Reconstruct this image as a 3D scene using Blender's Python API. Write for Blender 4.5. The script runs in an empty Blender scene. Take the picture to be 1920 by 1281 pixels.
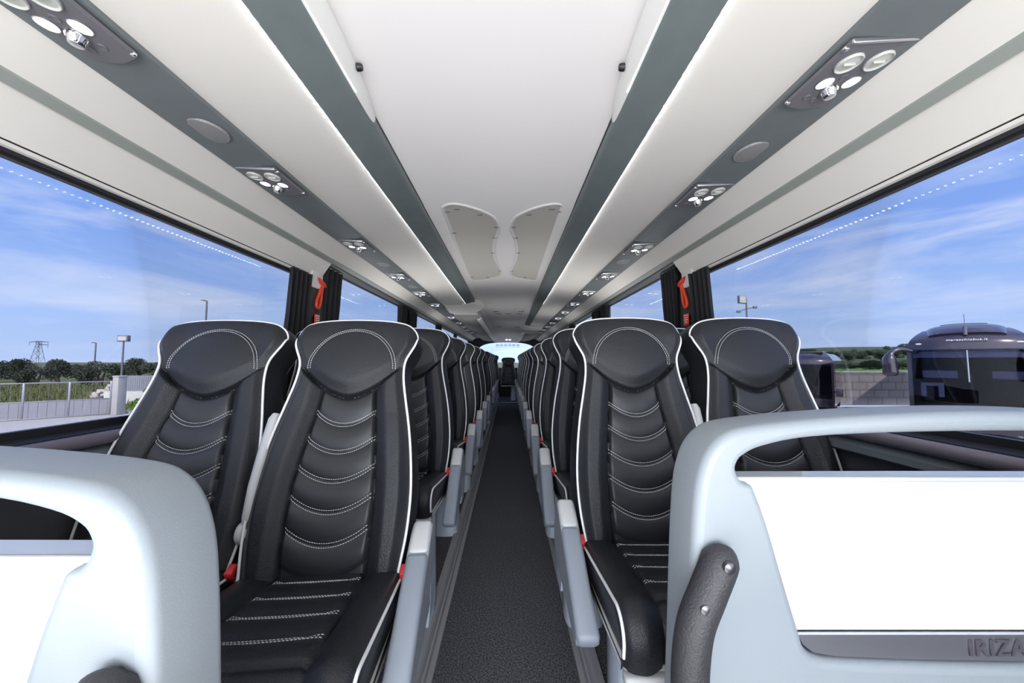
import bpy, bmesh, math, random
from mathutils import Vector, Matrix

random.seed(7)
C = bpy.context.scene.collection
PI = math.pi

# ------------------------------------------------------------------ camera
EYE = Vector((0.05, 0.0, 1.20))
FPX, VPX, VPY = 640.0, 953.0, 677.0
PITCH = math.atan((VPY - 640.5) / FPX)
cam_d = bpy.data.cameras.new('camera')
cam_d.lens = 36.0 * FPX / 1920.0
cam_d.sensor_width = 36.0
cam_d.shift_x = (960.0 - VPX) / 1920.0
cam_d.clip_start, cam_d.clip_end = 0.01, 2000
cam = bpy.data.objects.new('camera', cam_d)
cam.location = EYE
cam.rotation_euler = (PI / 2 + PITCH, 0, 0)
C.objects.link(cam)
bpy.context.scene.camera = cam

def P(px, py, Y):
    """point on the plane y = Y (metres ahead of the eye) behind a pixel of the photograph"""
    m = (VPY - py) / FPX
    cp, sp = math.cos(PITCH), math.sin(PITCH)
    Z = m * cp * cp * Y / (1 - m * cp * sp)
    X = (px - VPX) / FPX * (Y * cp + Z * sp)
    return Vector((X + EYE.x, Y, Z + EYE.z))

# ------------------------------------------------------------------ sky, sun, exposure
SKY = 5.0            # brightness of the open sky (side glass is tinted)
world = bpy.data.worlds.new('sky'); bpy.context.scene.world = world
world.use_nodes = True
wn, wl = world.node_tree.nodes, world.node_tree.links
wn.clear()
w_out = wn.new('ShaderNodeOutputWorld'); w_bg = wn.new('ShaderNodeBackground')
w_tc = wn.new('ShaderNodeTexCoord'); w_sep = wn.new('ShaderNodeSeparateXYZ')
wl.new(w_tc.outputs['Generated'], w_sep.inputs[0])
w_ramp = wn.new('ShaderNodeValToRGB')
cr = w_ramp.color_ramp
cr.elements[0].position = 0.0; cr.elements[0].color = (0.44, 0.57, 0.86, 1)
cr.elements[1].position = 1.0; cr.elements[1].color = (0.10, 0.20, 0.66, 1)
for p, c in ((0.10, (0.36, 0.52, 0.86, 1)), (0.25, (0.22, 0.38, 0.82, 1)), (0.5, (0.17, 0.31, 0.80, 1))):
    e = cr.elements.new(p); e.color = c
wl.new(w_sep.outputs['Z'], w_ramp.inputs[0])
w_map = wn.new('ShaderNodeMapping'); w_map.inputs['Scale'].default_value = (1.6, 1.6, 8.5)
w_map.inputs['Rotation'].default_value = (0.0, 0.16, 0.4)
w_map.inputs['Location'].default_value = (0.35, 1.7, 0.2)
wl.new(w_tc.outputs['Generated'], w_map.inputs[0])
w_noise = wn.new('ShaderNodeTexNoise'); w_noise.inputs['Scale'].default_value = 1.5
w_noise.inputs['Detail'].default_value = 9; w_noise.inputs['Roughness'].default_value = 0.58
w_noise.inputs['Distortion'].default_value = 0.5
wl.new(w_map.outputs[0], w_noise.inputs['Vector'])
w_cr = wn.new('ShaderNodeValToRGB')
w_cr.color_ramp.elements[0].position = 0.42; w_cr.color_ramp.elements[1].position = 0.70
w_cr.color_ramp.elements[1].color = (0.85, 0.85, 0.85, 1)
wl.new(w_noise.outputs['Fac'], w_cr.inputs[0])
w_mix = wn.new('ShaderNodeMixRGB'); w_mix.inputs[2].default_value = (0.62, 0.70, 0.90, 1)
wl.new(w_cr.outputs[0], w_mix.inputs[0]); wl.new(w_ramp.outputs[0], w_mix.inputs[1])
# the part of the sky around the sun, ahead of the coach, is much brighter
SUN_DIR = Vector((0.10, -0.70, 0.72)).normalized()
w_dot = wn.new('ShaderNodeVectorMath'); w_dot.operation = 'DOT_PRODUCT'
GLOW = Vector((0.0, -0.93, 0.36)).normalized()
w_dot.inputs[1].default_value = GLOW
wl.new(w_tc.outputs['Generated'], w_dot.inputs[0])
w_mr = wn.new('ShaderNodeMapRange')
w_mr.inputs['From Min'].default_value = 0.2; w_mr.inputs['From Max'].default_value = 1.0
w_mr.inputs['To Min'].default_value = 0.0; w_mr.inputs['To Max'].default_value = 1.0
wl.new(w_dot.outputs['Value'], w_mr.inputs['Value'])
w_glow = wn.new('ShaderNodeMixRGB'); w_glow.blend_type = 'ADD'
w_glow.inputs[0].default_value = 1.0
w_gcol = wn.new('ShaderNodeMixRGB'); w_gcol.inputs[1].default_value = (0, 0, 0, 1)
w_gcol.inputs[2].default_value = (1.3, 1.3, 1.28, 1)
wl.new(w_mr.outputs[0], w_gcol.inputs[0])
wl.new(w_mix.outputs[0], w_glow.inputs[1]); wl.new(w_gcol.outputs[0], w_glow.inputs[2])
wl.new(w_glow.outputs[0], w_bg.inputs['Color'])
w_bg.inputs['Strength'].default_value = SKY
wl.new(w_bg.outputs[0], w_out.inputs[0])

sun_d = bpy.data.lights.new('sun', 'SUN'); sun_d.energy = 11.0; sun_d.angle = 0.02
sun_d.color = (1.0, 0.96, 0.9)
sun = bpy.data.objects.new('sun', sun_d); C.objects.link(sun)
sun.rotation_euler = SUN_DIR.to_track_quat('Z', 'Y').to_euler()

# added fill lamps inside the windows, standing in for light bounced off the yard
def fill_lamp(name, loc, direction, sx, sy, energy, col=(1.0, 0.985, 0.96)):
    d = bpy.data.lights.new(name, 'AREA'); d.shape = 'RECTANGLE'; d.size = sx; d.size_y = sy; d.energy = energy; d.color = col
    o = bpy.data.objects.new(name, d); C.objects.link(o); o.location = loc
    o.rotation_euler = Vector(direction).to_track_quat('-Z', 'Y').to_euler(); return o
fill_lamp('windscreen_fill_lamp', (0, -1.75, 1.0), (0, 0.55, 0.83), 2.1, 1.3, 80.0)  # added area lamp, aimed up and rearward to brighten the ceiling
for sgn in (-1, 1):
    for ya, yb, en in ((-1.7, 1.9, 17.0), (2.42, 3.88, 8.5), (4.5, 5.93, 4.0), (6.55, 7.98, 1.5), (8.6, 10.6, 1.2)):
        fill_lamp('side_fill_lamp', (sgn * 1.15, (ya + yb) / 2, 1.22), (-sgn * .52, 0, .85), .30, yb - ya, en)  # unseen lamps added inside the side glass to brighten the rack undersides

vs = bpy.context.scene.view_settings
vs.view_transform = 'Standard'; vs.look = 'None'; vs.gamma = 1.0
vs.exposure = 0.0; vs.use_curve_mapping = False
bpy.context.scene.cycles.max_bounces = 10
bpy.context.scene.cycles.diffuse_bounces = 6
bpy.context.scene.cycles.transparent_max_bounces = 16
bpy.context.scene.cycles.sample_clamp_indirect = 12
bpy.context.scene.cycles.caustics_reflective = False
bpy.context.scene.cycles.caustics_refractive = False

# ------------------------------------------------------------------ materials
MATS = {}
def mat(name, col, rough=0.5, metal=0.0, bump=0.0, bscale=200.0, noise=0.0, nscale=6.0, spec=0.5,
        emit=None, estr=0.0, coat=0.0, bstretch=None):
    if name in MATS: return MATS[name]
    m = bpy.data.materials.new(name); m.use_nodes = True
    nt = m.node_tree; b = nt.nodes['Principled BSDF']
    b.inputs['Base Color'].default_value = (*col, 1); b.inputs['Roughness'].default_value = rough
    b.inputs['Metallic'].default_value = metal; b.inputs['Specular IOR Level'].default_value = spec
    b.inputs['Coat Weight'].default_value = coat
    if emit:
        b.inputs['Emission Color'].default_value = (*emit, 1); b.inputs['Emission Strength'].default_value = estr
    tc = nt.nodes.new('ShaderNodeTexCoord')
    if noise:
        n = nt.nodes.new('ShaderNodeTexNoise'); n.inputs['Scale'].default_value = nscale
        n.inputs['Detail'].default_value = 6
        nt.links.new(tc.outputs['Object'], n.inputs['Vector'])
        r = nt.nodes.new('ShaderNodeMixRGB'); r.inputs[1].default_value = (*[c * (1 - noise) for c in col], 1)
        r.inputs[2].default_value = (*[min(1, c * (1 + noise)) for c in col], 1)
        nt.links.new(n.outputs['Fac'], r.inputs[0]); nt.links.new(r.outputs[0], b.inputs['Base Color'])
    if bump:
        n2 = nt.nodes.new('ShaderNodeTexNoise'); n2.inputs['Scale'].default_value = bscale
        n2.inputs['Detail'].default_value = 3
        if bstretch:
            mp = nt.nodes.new('ShaderNodeMapping'); mp.inputs['Scale'].default_value = bstretch
            nt.links.new(tc.outputs['Object'], mp.inputs[0]); nt.links.new(mp.outputs[0], n2.inputs['Vector'])
        else:
            nt.links.new(tc.outputs['Object'], n2.inputs['Vector'])
        bp = nt.nodes.new('ShaderNodeBump'); bp.inputs['Strength'].default_value = bump
        bp.inputs['Distance'].default_value = 0.01
        nt.links.new(n2.outputs['Fac'], bp.inputs['Height']); nt.links.new(bp.outputs[0], b.inputs['Normal'])
    MATS[name] = m
    return m

LEATHER = mat('black_leather', (0.016, 0.017, 0.020), 0.37, bump=0.25, bscale=330, spec=0.36)
PIPING = mat('white_piping', (0.80, 0.80, 0.80), 0.45)
THREAD = mat('white_thread', (0.62, 0.62, 0.62), 0.7)
GREY_PL = mat('grey_plastic', (0.30, 0.32, 0.345), 0.45, bump=0.05, bscale=500)
GREY_PAD = mat('grey_armrest_pad', (0.25, 0.275, 0.315), 0.55, bump=0.06, bscale=500)
LIGHT_PL = mat('light_grey_plastic', (0.50, 0.50, 0.49), 0.45, bump=0.03, bscale=500)
BLUE_PL = mat('pale_blue_grey_plastic', (0.38, 0.42, 0.48), 0.4)
PART_PL = mat('partition_plastic', (0.265, 0.295, 0.318), 0.42, bump=0.05, bscale=420)
WHITE_PN = mat('white_gloss_panel', (0.82, 0.84, 0.86), 0.22, coat=0.6)
ALU = mat('brushed_aluminium', (0.70, 0.70, 0.74), 0.38, metal=1.0, bump=0.03, bscale=60, bstretch=(1, 40, 40))
RUBBER = mat('black_rubber_grip', (0.032, 0.031, 0.035), 0.5, bump=0.25, bscale=300)
CREAM = mat('cream_panel', (0.80, 0.775, 0.73), 0.75, noise=0.03, nscale=3, bump=0.03, bscale=300)
CEIL = mat('ceiling_panel', (0.78, 0.76, 0.755), 0.5, noise=0.02, nscale=2)
CASE = mat('white_casing', (0.82, 0.82, 0.80), 0.4)
STRIPE = mat('grey_edge_strip', (0.165, 0.195, 0.20), 0.5, noise=0.12, nscale=14, bump=0.03, bscale=200)
CHANNEL = mat('grey_service_channel', (0.155, 0.175, 0.185), 0.5, noise=0.12, nscale=14, bump=0.03, bscale=200)
MODULE = mat('violet_grey_panel', (0.15, 0.145, 0.165), 0.5)
SAGE = mat('sage_grey_strip', (0.33, 0.36, 0.33), 0.5)
NOZZLE = mat('air_nozzle_plastic', (0.58, 0.59, 0.56), 0.35)
CHROME = mat('chrome', (0.85, 0.85, 0.85), 0.08, metal=1.0)
SATIN = mat('satin_metal', (0.70, 0.70, 0.72), 0.3, metal=1.0)
LAMP = mat('lit_lamp', (0.9, 0.9, 1.0), 0.4, emit=(0.93, 0.94, 1.0), estr=9.0)
UNLIT = mat('unlit_lamp', (0.35, 0.36, 0.38), 0.25)
COVE = mat('lit_cove_strip', (1, 1, 1), 0.4, emit=(1.0, 0.99, 0.97), estr=7.0)
LEDM = mat('lit_led', (1, 1, 1), 0.4, emit=(0.95, 0.97, 1.0), estr=45.0)
BLACK = mat('black_trim', (0.012, 0.012, 0.014), 0.45)
DARKG = mat('charcoal_wall_panel', (0.055, 0.055, 0.062), 0.8, bump=0.08, bscale=400)
LILAC = mat('lilac_grey_rail', (0.20, 0.175, 0.205), 0.35, metal=0.3)
LEDGE = mat('slate_ledge', (0.15, 0.175, 0.19), 0.45)
CURT = mat('black_curtain_cloth', (0.018, 0.018, 0.020), 0.95, bump=0.08, bscale=500)
RED = mat('red_plastic', (0.72, 0.06, 0.025), 0.4)
REDB = mat('red_buckle', (0.65, 0.03, 0.03), 0.4)
WHITE_T = mat('white_print', (0.8, 0.8, 0.8), 0.6)
PLINTH = mat('grey_plinth', (0.36, 0.36, 0.37), 0.55, noise=0.08, nscale=10)
NOSING = mat('step_nosing', (0.45, 0.45, 0.47), 0.4)
GRIDM = None

def carpet():
    m = bpy.data.materials.new('charcoal_carpet'); m.use_nodes = True
    nt = m.node_tree; b = nt.nodes['Principled BSDF']; b.inputs['Roughness'].default_value = 0.95
    tc = nt.nodes.new('ShaderNodeTexCoord')
    v = nt.nodes.new('ShaderNodeTexVoronoi'); v.inputs['Scale'].default_value = 120
    n = nt.nodes.new('ShaderNodeTexNoise'); n.inputs['Scale'].default_value = 150; n.inputs['Detail'].default_value = 4
    nt.links.new(tc.outputs['Object'], v.inputs['Vector']); nt.links.new(tc.outputs['Object'], n.inputs['Vector'])
    r = nt.nodes.new('ShaderNodeValToRGB')
    r.color_ramp.elements[0].position = 0.35; r.color_ramp.elements[0].color = (0.026, 0.026, 0.030, 1)
    r.color_ramp.elements[1].position = 0.75; r.color_ramp.elements[1].color = (0.21, 0.21, 0.225, 1)
    nt.links.new(n.outputs['Fac'], r.inputs[0]); nt.links.new(r.outputs[0], b.inputs['Base Color'])
    bp = nt.nodes.new('ShaderNodeBump'); bp.inputs['Strength'].default_value = 0.5; bp.inputs['Distance'].default_value = 0.004
    nt.links.new(v.outputs['Distance'], bp.inputs['Height']); nt.links.new(bp.outputs[0], b.inputs['Normal'])
    return m
CARPET = carpet()

def perforated(name, col, spacing, hole, rough=0.45, stretch=None, dark=0.25):
    """leather or sheet with a grid of small holes"""
    m = bpy.data.materials.new(name); m.use_nodes = True
    nt = m.node_tree; b = nt.nodes['Principled BSDF']; b.inputs['Roughness'].default_value = rough
    tc = nt.nodes.new('ShaderNodeTexCoord')
    v = nt.nodes.new('ShaderNodeTexVoronoi'); v.inputs['Scale'].default_value = 1.0 / spacing
    v.inputs['Randomness'].default_value = 0.0
    nt.links.new(tc.outputs['Object'], v.inputs['Vector'])
    r = nt.nodes.new('ShaderNodeValToRGB')
    r.color_ramp.elements[0].position = hole - 0.05; r.color_ramp.elements[0].color = (*[c * dark for c in col], 1)
    r.color_ramp.elements[1].position = hole + 0.05; r.color_ramp.elements[1].color = (*col, 1)
    nt.links.new(v.outputs['Distance'], r.inputs[0]); nt.links.new(r.outputs[0], b.inputs['Base Color'])
    return m
LEATHER_P = perforated('perforated_black_leather', (0.016, 0.017, 0.0195), 0.0045, 0.24)
SPEAKER = perforated('perforated_speaker_grille', (0.30, 0.30, 0.30), 0.0035, 0.30, 0.5)
GRILLE = perforated('slotted_grille', (0.60, 0.585, 0.53), 0.009, 0.26, 0.55, dark=0.45)

def glass(name, tint, refl=1.0):
    m = bpy.data.materials.new(name); m.use_nodes = True
    nt = m.node_tree; nt.nodes.clear()
    o = nt.nodes.new('ShaderNodeOutputMaterial'); mx = nt.nodes.new('ShaderNodeMixShader')
    t = nt.nodes.new('ShaderNodeBsdfTransparent'); t.inputs[0].default_value = (*tint, 1)
    g = nt.nodes.new('ShaderNodeBsdfGlossy'); g.inputs['Roughness'].default_value = 0.0
    g.inputs['Color'].default_value = (1, 1, 1, 1)
    lw = nt.nodes.new('ShaderNodeFresnel'); lw.inputs['IOR'].default_value = 1.45
    mm = nt.nodes.new('ShaderNodeMath'); mm.operation = 'MULTIPLY'; mm.inputs[1].default_value = refl
    nt.links.new(lw.outputs[0], mm.inputs[0]); nt.links.new(mm.outputs[0], mx.inputs[0])
    nt.links.new(t.outputs[0], mx.inputs[1]); nt.links.new(g.outputs[0], mx.inputs[2])
    nt.links.new(mx.outputs[0], o.inputs[0])
    return m
TINT = glass('tinted_side_glass', (0.47, 0.47, 0.475), 0.26)
CLEAR = glass('clear_windscreen_glass', (0.93, 0.95, 0.95), 0.6)
BUSGLASS = glass('smoked_bus_glass', (0.36, 0.37, 0.50), 0.55)

# ------------------------------------------------------------------ mesh helpers
class MB:
    def __init__(s): s.v = []; s.f = []; s.sm = []
    def add(s, vs, fs, smooth=True):
        o = len(s.v); s.v += [tuple(v) for v in vs]
        for f in fs: s.f.append(tuple(i + o for i in f)); s.sm.append(smooth)
        return s
    def box(s, x0, x1, y0, y1, z0, z1):
        vs = [(x, y, z) for x in (x0, x1) for y in (y0, y1) for z in (z0, z1)]
        return s.add(vs, [(0, 1, 3, 2), (4, 6, 7, 5), (0, 4, 5, 1), (2, 3, 7, 6), (0, 2, 6, 4), (1, 5, 7, 3)], False)
    def rbox(s, x0, x1, y0, y1, z0, z1, r, seg=3):
        bm = bmesh.new()
        bmesh.ops.create_cube(bm, size=1)
        for v in bm.verts:
            v.co = Vector((x0 + (v.co.x + .5) * (x1 - x0), y0 + (v.co.y + .5) * (y1 - y0), z0 + (v.co.z + .5) * (z1 - z0)))
        bmesh.ops.bevel(bm, geom=bm.edges[:], offset=r, segments=seg, profile=0.5, affect='EDGES')
        bm.verts.index_update()
        s.add([v.co[:] for v in bm.verts], [[v.index for v in f.verts] for f in bm.faces]); bm.free(); return s
    def tube(s, pts, r, n=8, cap=True, rx=None):
        pts = [Vector(p) for p in pts]
        rings = []; up = None
        for i, p in enumerate(pts):
            a = pts[max(i - 1, 0)]; b = pts[min(i + 1, len(pts) - 1)]
            t = (b - a).normalized()
            if up is None:
                up = Vector((0, 0, 1)) if abs(t.z) < .9 else Vector((0, 1, 0))
            u = (up - t * up.dot(t))
            if u.length < 1e-6: u = t.orthogonal()
            u.normalize(); up = u; w = t.cross(u)
            rr = r[i] if isinstance(r, (list, tuple)) else r
            rw = rr if rx is None else (rx[i] if isinstance(rx, (list, tuple)) else rx)
            rings.append([p + u * rr * math.cos(2 * PI * k / n) + w * rw * math.sin(2 * PI * k / n) for k in range(n)])
        vs = [v for g in rings for v in g]
        fs = []
        for i in range(len(rings) - 1):
            for k in range(n):
                k2 = (k + 1) % n
                fs.append((i * n + k, i * n + k2, (i + 1) * n + k2, (i + 1) * n + k))
        if cap:
            fs.append(tuple(reversed(range(n)))); fs.append(tuple((len(rings) - 1) * n + k for k in range(n)))
        return s.add(vs, fs)
    def grid(s, rows, smooth=True, flip=False):
        n = len(rows[0]); vs = [p for r in rows for p in r]; fs = []
        for i in range(len(rows) - 1):
            for j in range(n - 1):
                q = (i * n + j, i * n + j + 1, (i + 1) * n + j + 1, (i + 1) * n + j)
                fs.append(q[::-1] if flip else q)
        return s.add(vs, fs, smooth)
    def prism(s, prof, y0, y1, smooth=False):
        """closed (x, z) profile pushed along y"""
        n = len(prof)
        vs = [(x, y0, z) for x, z in prof] + [(x, y1, z) for x, z in prof]
        s.add(vs, [(k, (k + 1) % n, n + (k + 1) % n, n + k) for k in range(n)], smooth)
        s.add(vs, [tuple(range(n))[::-1], tuple(range(n, 2 * n))], False); return s
    def lathe(s, prof, n=24, cx=0, cy=0, cz=0, axis='z', sx=1, sy=1):
        vs = []; m = len(prof)
        for k in range(n):
            a = 2 * PI * k / n
            for r, h in prof:
                p = (r * math.cos(a) * sx, r * math.sin(a) * sy, h)
                if axis == 'y': p = (p[0], p[2], p[1])
                if axis == 'x': p = (p[2], p[0], p[1])
                vs.append((p[0] + cx, p[1] + cy, p[2] + cz))
        fs = []
        for k in range(n):
            k2 = (k + 1) % n
            for j in range(m - 1): fs.append((k * m + j, k2 * m + j, k2 * m + j + 1, k * m + j + 1))
        return s.add(vs, fs)
    def mesh(s, name):
        me = bpy.data.meshes.new(name); me.from_pydata(s.v, [], s.f)
        me.polygons.foreach_set('use_smooth', s.sm)
        bm = bmesh.new(); bm.from_mesh(me); bmesh.ops.recalc_face_normals(bm, faces=bm.faces); bm.to_mesh(me); bm.free()
        me.update(); return me
    def build(s, name, m, parent=None, loc=None, sharp=True):
        me = s.mesh(name); me.materials.append(m)
        if sharp: me.set_sharp_from_angle(angle=math.radians(50))
        o = bpy.data.objects.new(name, me); C.objects.link(o)
        if parent: o.parent = parent
        if loc: o.location = loc
        return o

def tag(o, label=None, cat=None, group=None, kind=None):
    if label: o['label'] = label
    if cat: o['category'] = cat
    if group: o['group'] = group
    if kind: o['kind'] = kind
    return o
def thing(name, loc, label, cat, group=None, rz=0.0):
    o = bpy.data.objects.new(name, None); C.objects.link(o)
    o.empty_display_size = 0.1; o.location = loc; o.rotation_euler = (0, 0, rz)
    return tag(o, label, cat, group)
def copy_tree(o, parent=None):
    c = o.copy(); C.objects.link(c)
    if parent is not None: c.parent = parent
    for ch in list(o.children): copy_tree(ch, c)
    return c
def smooth_step(a, b, x):
    t = min(1.0, max(0.0, (x - a) / (b - a))); return t * t * (3 - 2 * t)
def lerp_tab(tab, x):
    if x <= tab[0][0]: return tab[0][1]
    for (x0, y0), (x1, y1) in zip(tab, tab[1:]):
        if x <= x1:
            t = (x - x0) / (x1 - x0); return y0 + (y1 - y0) * t
    return tab[-1][1]
def cat_tab(tab, x):
    """smooth (Catmull-Rom) table"""
    n = len(tab)
    if x <= tab[0][0]: return tab[0][1]
    if x >= tab[-1][0]: return tab[-1][1]
    for i in range(n - 1):
        x0, y0 = tab[i]; x1, y1 = tab[i + 1]
        if x <= x1:
            h = x1 - x0; t = (x - x0) / h
            m0 = (y1 - tab[max(i - 1, 0)][1]) / (x1 - tab[max(i - 1, 0)][0]) if i > 0 else (y1 - y0) / h
            m1 = (tab[min(i + 2, n - 1)][1] - y0) / (tab[min(i + 2, n - 1)][0] - x0) if i < n - 2 else (y1 - y0) / h
            return ((2*t**3 - 3*t*t + 1) * y0 + (t**3 - 2*t*t + t) * h * m0 + (-2*t**3 + 3*t*t) * y1 + (t**3 - t*t) * h * m1)
def spline(pts, per=6, closed=False):
    pts = [Vector(p) for p in pts]; n = len(pts); out = []
    rng = n if closed else n - 1
    for i in range(rng):
        p0 = pts[(i - 1) % n] if closed or i > 0 else pts[i]
        p1 = pts[i]; p2 = pts[(i + 1) % n]
        p3 = pts[(i + 2) % n] if closed or i + 2 < n else p2
        for k in range(per):
            t = k / per
            out.append(0.5 * ((2 * p1) + (p2 - p0) * t + (2*p0 - 5*p1 + 4*p2 - p3) * t*t + (-p0 + 3*p1 - 3*p2 + p3) * t**3))
    if not closed: out.append(pts[-1])
    return out
ORD = ['first', 'second', 'third', 'fourth', 'fifth', 'sixth', 'seventh', 'eighth', 'ninth', 'tenth', 'eleventh',
       'twelfth', 'thirteenth', 'fourteenth', 'fifteenth', 'sixteenth', 'seventeenth', 'eighteenth', 'nineteenth', 'twentieth']

def letters(name, body, size, m, parent, loc, rot, extrude=.001, center=False, space=1.1, shear=0.0, offset=0.0):
    fc = bpy.data.curves.new(name, 'FONT'); fc.body = body; fc.size = size; fc.extrude = extrude
    fc.space_character = space; fc.shear = shear; fc.offset = offset
    if center: fc.align_x = 'CENTER'
    fo = bpy.data.objects.new('font', fc); me = bpy.data.meshes.new_from_object(fo)
    bpy.data.objects.remove(fo); bpy.data.curves.remove(fc)
    me.materials.clear(); me.materials.append(m)
    o = bpy.data.objects.new(name, me); C.objects.link(o); o.parent = parent; o.location = loc; o.rotation_euler = rot
    return o

# ------------------------------------------------------------------ coach shell
Y0, Y1 = -1.9, 11.6          # front and back of the saloon
WX = 1.235                   # side wall
EZ = 1.2
GROUND = -1.35
def struct(mb, name, m): return tag(mb.build(name, m), kind='structure')

# gangway floor with its step at the back
fl = MB(); fl.box(-0.235, 0.318, Y0, 9.75, -0.04, 0.0)
struct(fl, 'floor', CARPET)
fl = MB(); fl.box(-0.235, 0.318, 9.75, Y1, -0.04, 0.018); struct(fl, 'floor_rear', CARPET)
fl = MB(); fl.rbox(-0.235, 0.318, 9.72, 9.80, 0.008, 0.030, 0.004); struct(fl, 'trim_1', NOSING)
for s, nm in ((-1, 'left'), (1, 'right')):
    xa = -0.235 if s < 0 else 0.318
    f = MB(); f.box(min(xa + s * .05, s * WX), max(xa + s * .05, s * WX), Y0, Y1, -0.04, 0.10)
    struct(f, 'floor_' + nm, CARPET)
    b = MB(); e = s * 0.02
    b.prism([(xa, -0.03), (xa, 0.012), (xa + e, 0.014), (xa + e, 0.05), (xa + e * 1.3, 0.054), (xa + e * 1.3, 0.104), (xa + e * 1.6, 0.112), (xa + s * .06, 0.112), (xa + s * .06, -0.03)], Y0, Y1)
    struct(b, 'baseboard_' + nm, PLINTH)

# ceiling: panel up to the vents, vent section, lower rear
cz = EZ + 0.87
c = MB()
rows = []
for y, z in ((Y0, cz), (1.79, cz), (1.80, cz - .004), (4.9, cz - .004), (5.6, cz - .03), (6.6, cz - .04), (8.2, cz - .07), (8.9, cz - .12), (9.6, cz - .14), (10.6, cz - .16), (11.1, cz - .22), (Y1, cz - .24)):
    rows.append([(x, y, z - 0.045 * max(0, (abs(x) - .30) / .13) ** 2) for x in [-.406 + .812 * k / 24 for k in range(25)]])
c.grid(rows)
struct(c, 'ceiling', CEIL)
c = MB(); c.box(-WX - .03, WX + .03, Y0, Y1, 2.115, 2.16); struct(c, 'roof', CASE)

# windows and the walls around them
ZT, ZB = EZ + 0.528, EZ - 0.21
ZT2 = EZ + 0.645            # the valance hides the top of the first opening
WINS = [(-1.75, 2.06), (2.35, 4.0), (4.42, 6.08), (6.46, 8.10), (8.5, 10.9)]
wn_no = 0
for s, nm in ((-1, 'left'), (1, 'right')):
    w = MB(); x0, x1 = sorted((s * WX, s * (WX + .018)))
    w.box(x0, x1, Y0, Y1, -0.04, ZB)
    w.box(x0, x1, Y0, 2.2, ZT, 2.10); w.box(x0, x1, 2.2, Y1, ZT2, 2.10)
    edges = [Y0] + [v for ab in WINS for v in ab] + [Y1]
    for k in range(0, len(edges), 2): w.box(x0, x1, edges[k], edges[k + 1], ZB, ZT if k == 0 else ZT2)
    struct(w, 'wall_' + nm, DARKG)
    for (a, b) in WINS:
        wn_no += 1; zt = ZT if a < 0 else ZT2
        f = MB(); xi, xo = s * (WX - .002), s * (WX + .018)
        xa, xb = sorted((xi, xo)); t = .014
        f.box(xa, xb, a, b, zt - t * .45, zt + .004); f.box(xa, xb, a, b, ZB - .01, ZB + t * 1.8)
        f.box(xa, xb, a - .01, a + t, ZB, zt); f.box(xa, xb, b - t, b + .01, ZB, zt)
        fo = struct(f, 'window_%d' % wn_no, BLACK)
        g = MB(); g.box(*sorted((s * (WX + .012), s * (WX + .016))), a, b, ZB, zt)
        go = g.build('glass', TINT, fo)
    # sill, rail and ledge under the glass
    t1 = MB(); t1.prism([(s * WX, ZB + .006), (s * 1.20, ZB - .004), (s * 1.195, ZB - .03), (s * WX, ZB - .03)], Y0, Y1)
    struct(t1, 'trim_%d' % (2 if s < 0 else 6), BLACK)
    t2 = MB(); t2.tube([(s * 1.193, Y0, ZB - .026), (s * 1.193, Y1, ZB - .026)], .020, 12)
    struct(t2, 'trim_%d' % (3 if s < 0 else 7), LILAC)
    t3 = MB(); t3.prism([(s * WX, ZB - .05), (s * 1.205, ZB - .052), (s * 1.185, ZB - .068), (s * 1.185, ZB - .088), (s * 1.20, ZB - .098), (s * WX, ZB - .098)], Y0, Y1)
    struct(t3, 'trim_%d' % (4 if s < 0 else 8), LEDGE)

# back wall with the rear window, front wall with the windscreen
def outline_wall(name, y0, y1, outer, hole, m):
    bm = bmesh.new(); es = []
    for loop in (outer, hole):
        vs = [bm.verts.new((x, y0, z)) for x, z in loop]
        for k in range(len(vs)): es.append(bm.edges.new((vs[k], vs[(k + 1) % len(vs)])))
    bmesh.ops.triangle_fill(bm, edges=es, use_beauty=True)
    r = bmesh.ops.extrude_face_region(bm, geom=bm.faces[:])
    bmesh.ops.translate(bm, verts=[g for g in r['geom'] if isinstance(g, bmesh.types.BMVert)], vec=(0, y1 - y0, 0))
    bmesh.ops.recalc_face_normals(bm, faces=bm.faces)
    me = bpy.data.meshes.new(name); bm.to_mesh(me); bm.free(); me.materials.append(m)
    o = bpy.data.objects.new(name, me); C.objects.link(o); return tag(o, kind='structure')
big = [(-1.29, -.04), (1.29, -.04), (1.29, 2.16), (-1.29, 2.16)]
rear_hole = [(v.x, v.y) for v in spline([Vector((x, z)) for x, z in ((-.98, EZ - .22), (-.5, EZ - .24), (.5, EZ - .24), (.98, EZ - .22), (1.02, EZ + .1), (.95, EZ + .44), (.62, EZ + .60), (0, EZ + .64), (-.62, EZ + .60), (-.95, EZ + .44), (-1.02, EZ + .1))], 5, True)]
outline_wall('wall_back', Y1, Y1 + .05, big, rear_hole, DARKG)
fr = MB(); pts = [(x, Y1 + .01, z) for x, z in rear_hole]; fr.tube(pts + [pts[0]], .012, 6, False)
fo = struct(fr, 'window_11', BLACK)
g = MB(); g.add([(x, Y1 + .03, z) for x, z in rear_hole], [tuple(range(len(rear_hole)))], False)
g.build('glass', glass('rear_glass', (.30, .31, .31), .3), fo)
st = MB()
for k in range(6):
    cx = -.37 + k * .14
    pts = [(cx + .05 * math.cos(2 * PI * q / 16) + .05, Y1 + .024, EZ + .54 - .01 * abs(k - 2.5) + .05 * math.sin(2 * PI * q / 16)) for q in range(17)]
    st.tube(pts, .005, 4, False)
    st.box(cx + .02, cx + .08, Y1 + .022, Y1 + .025, EZ + .525, EZ + .545)
st.build('round_sticker', mat('sticker_print', (.25, .40, .42), .6), fo)
front_hole = [(-1.12, .35), (1.12, .35), (1.12, 2.0), (-1.12, 2.0)]
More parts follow.
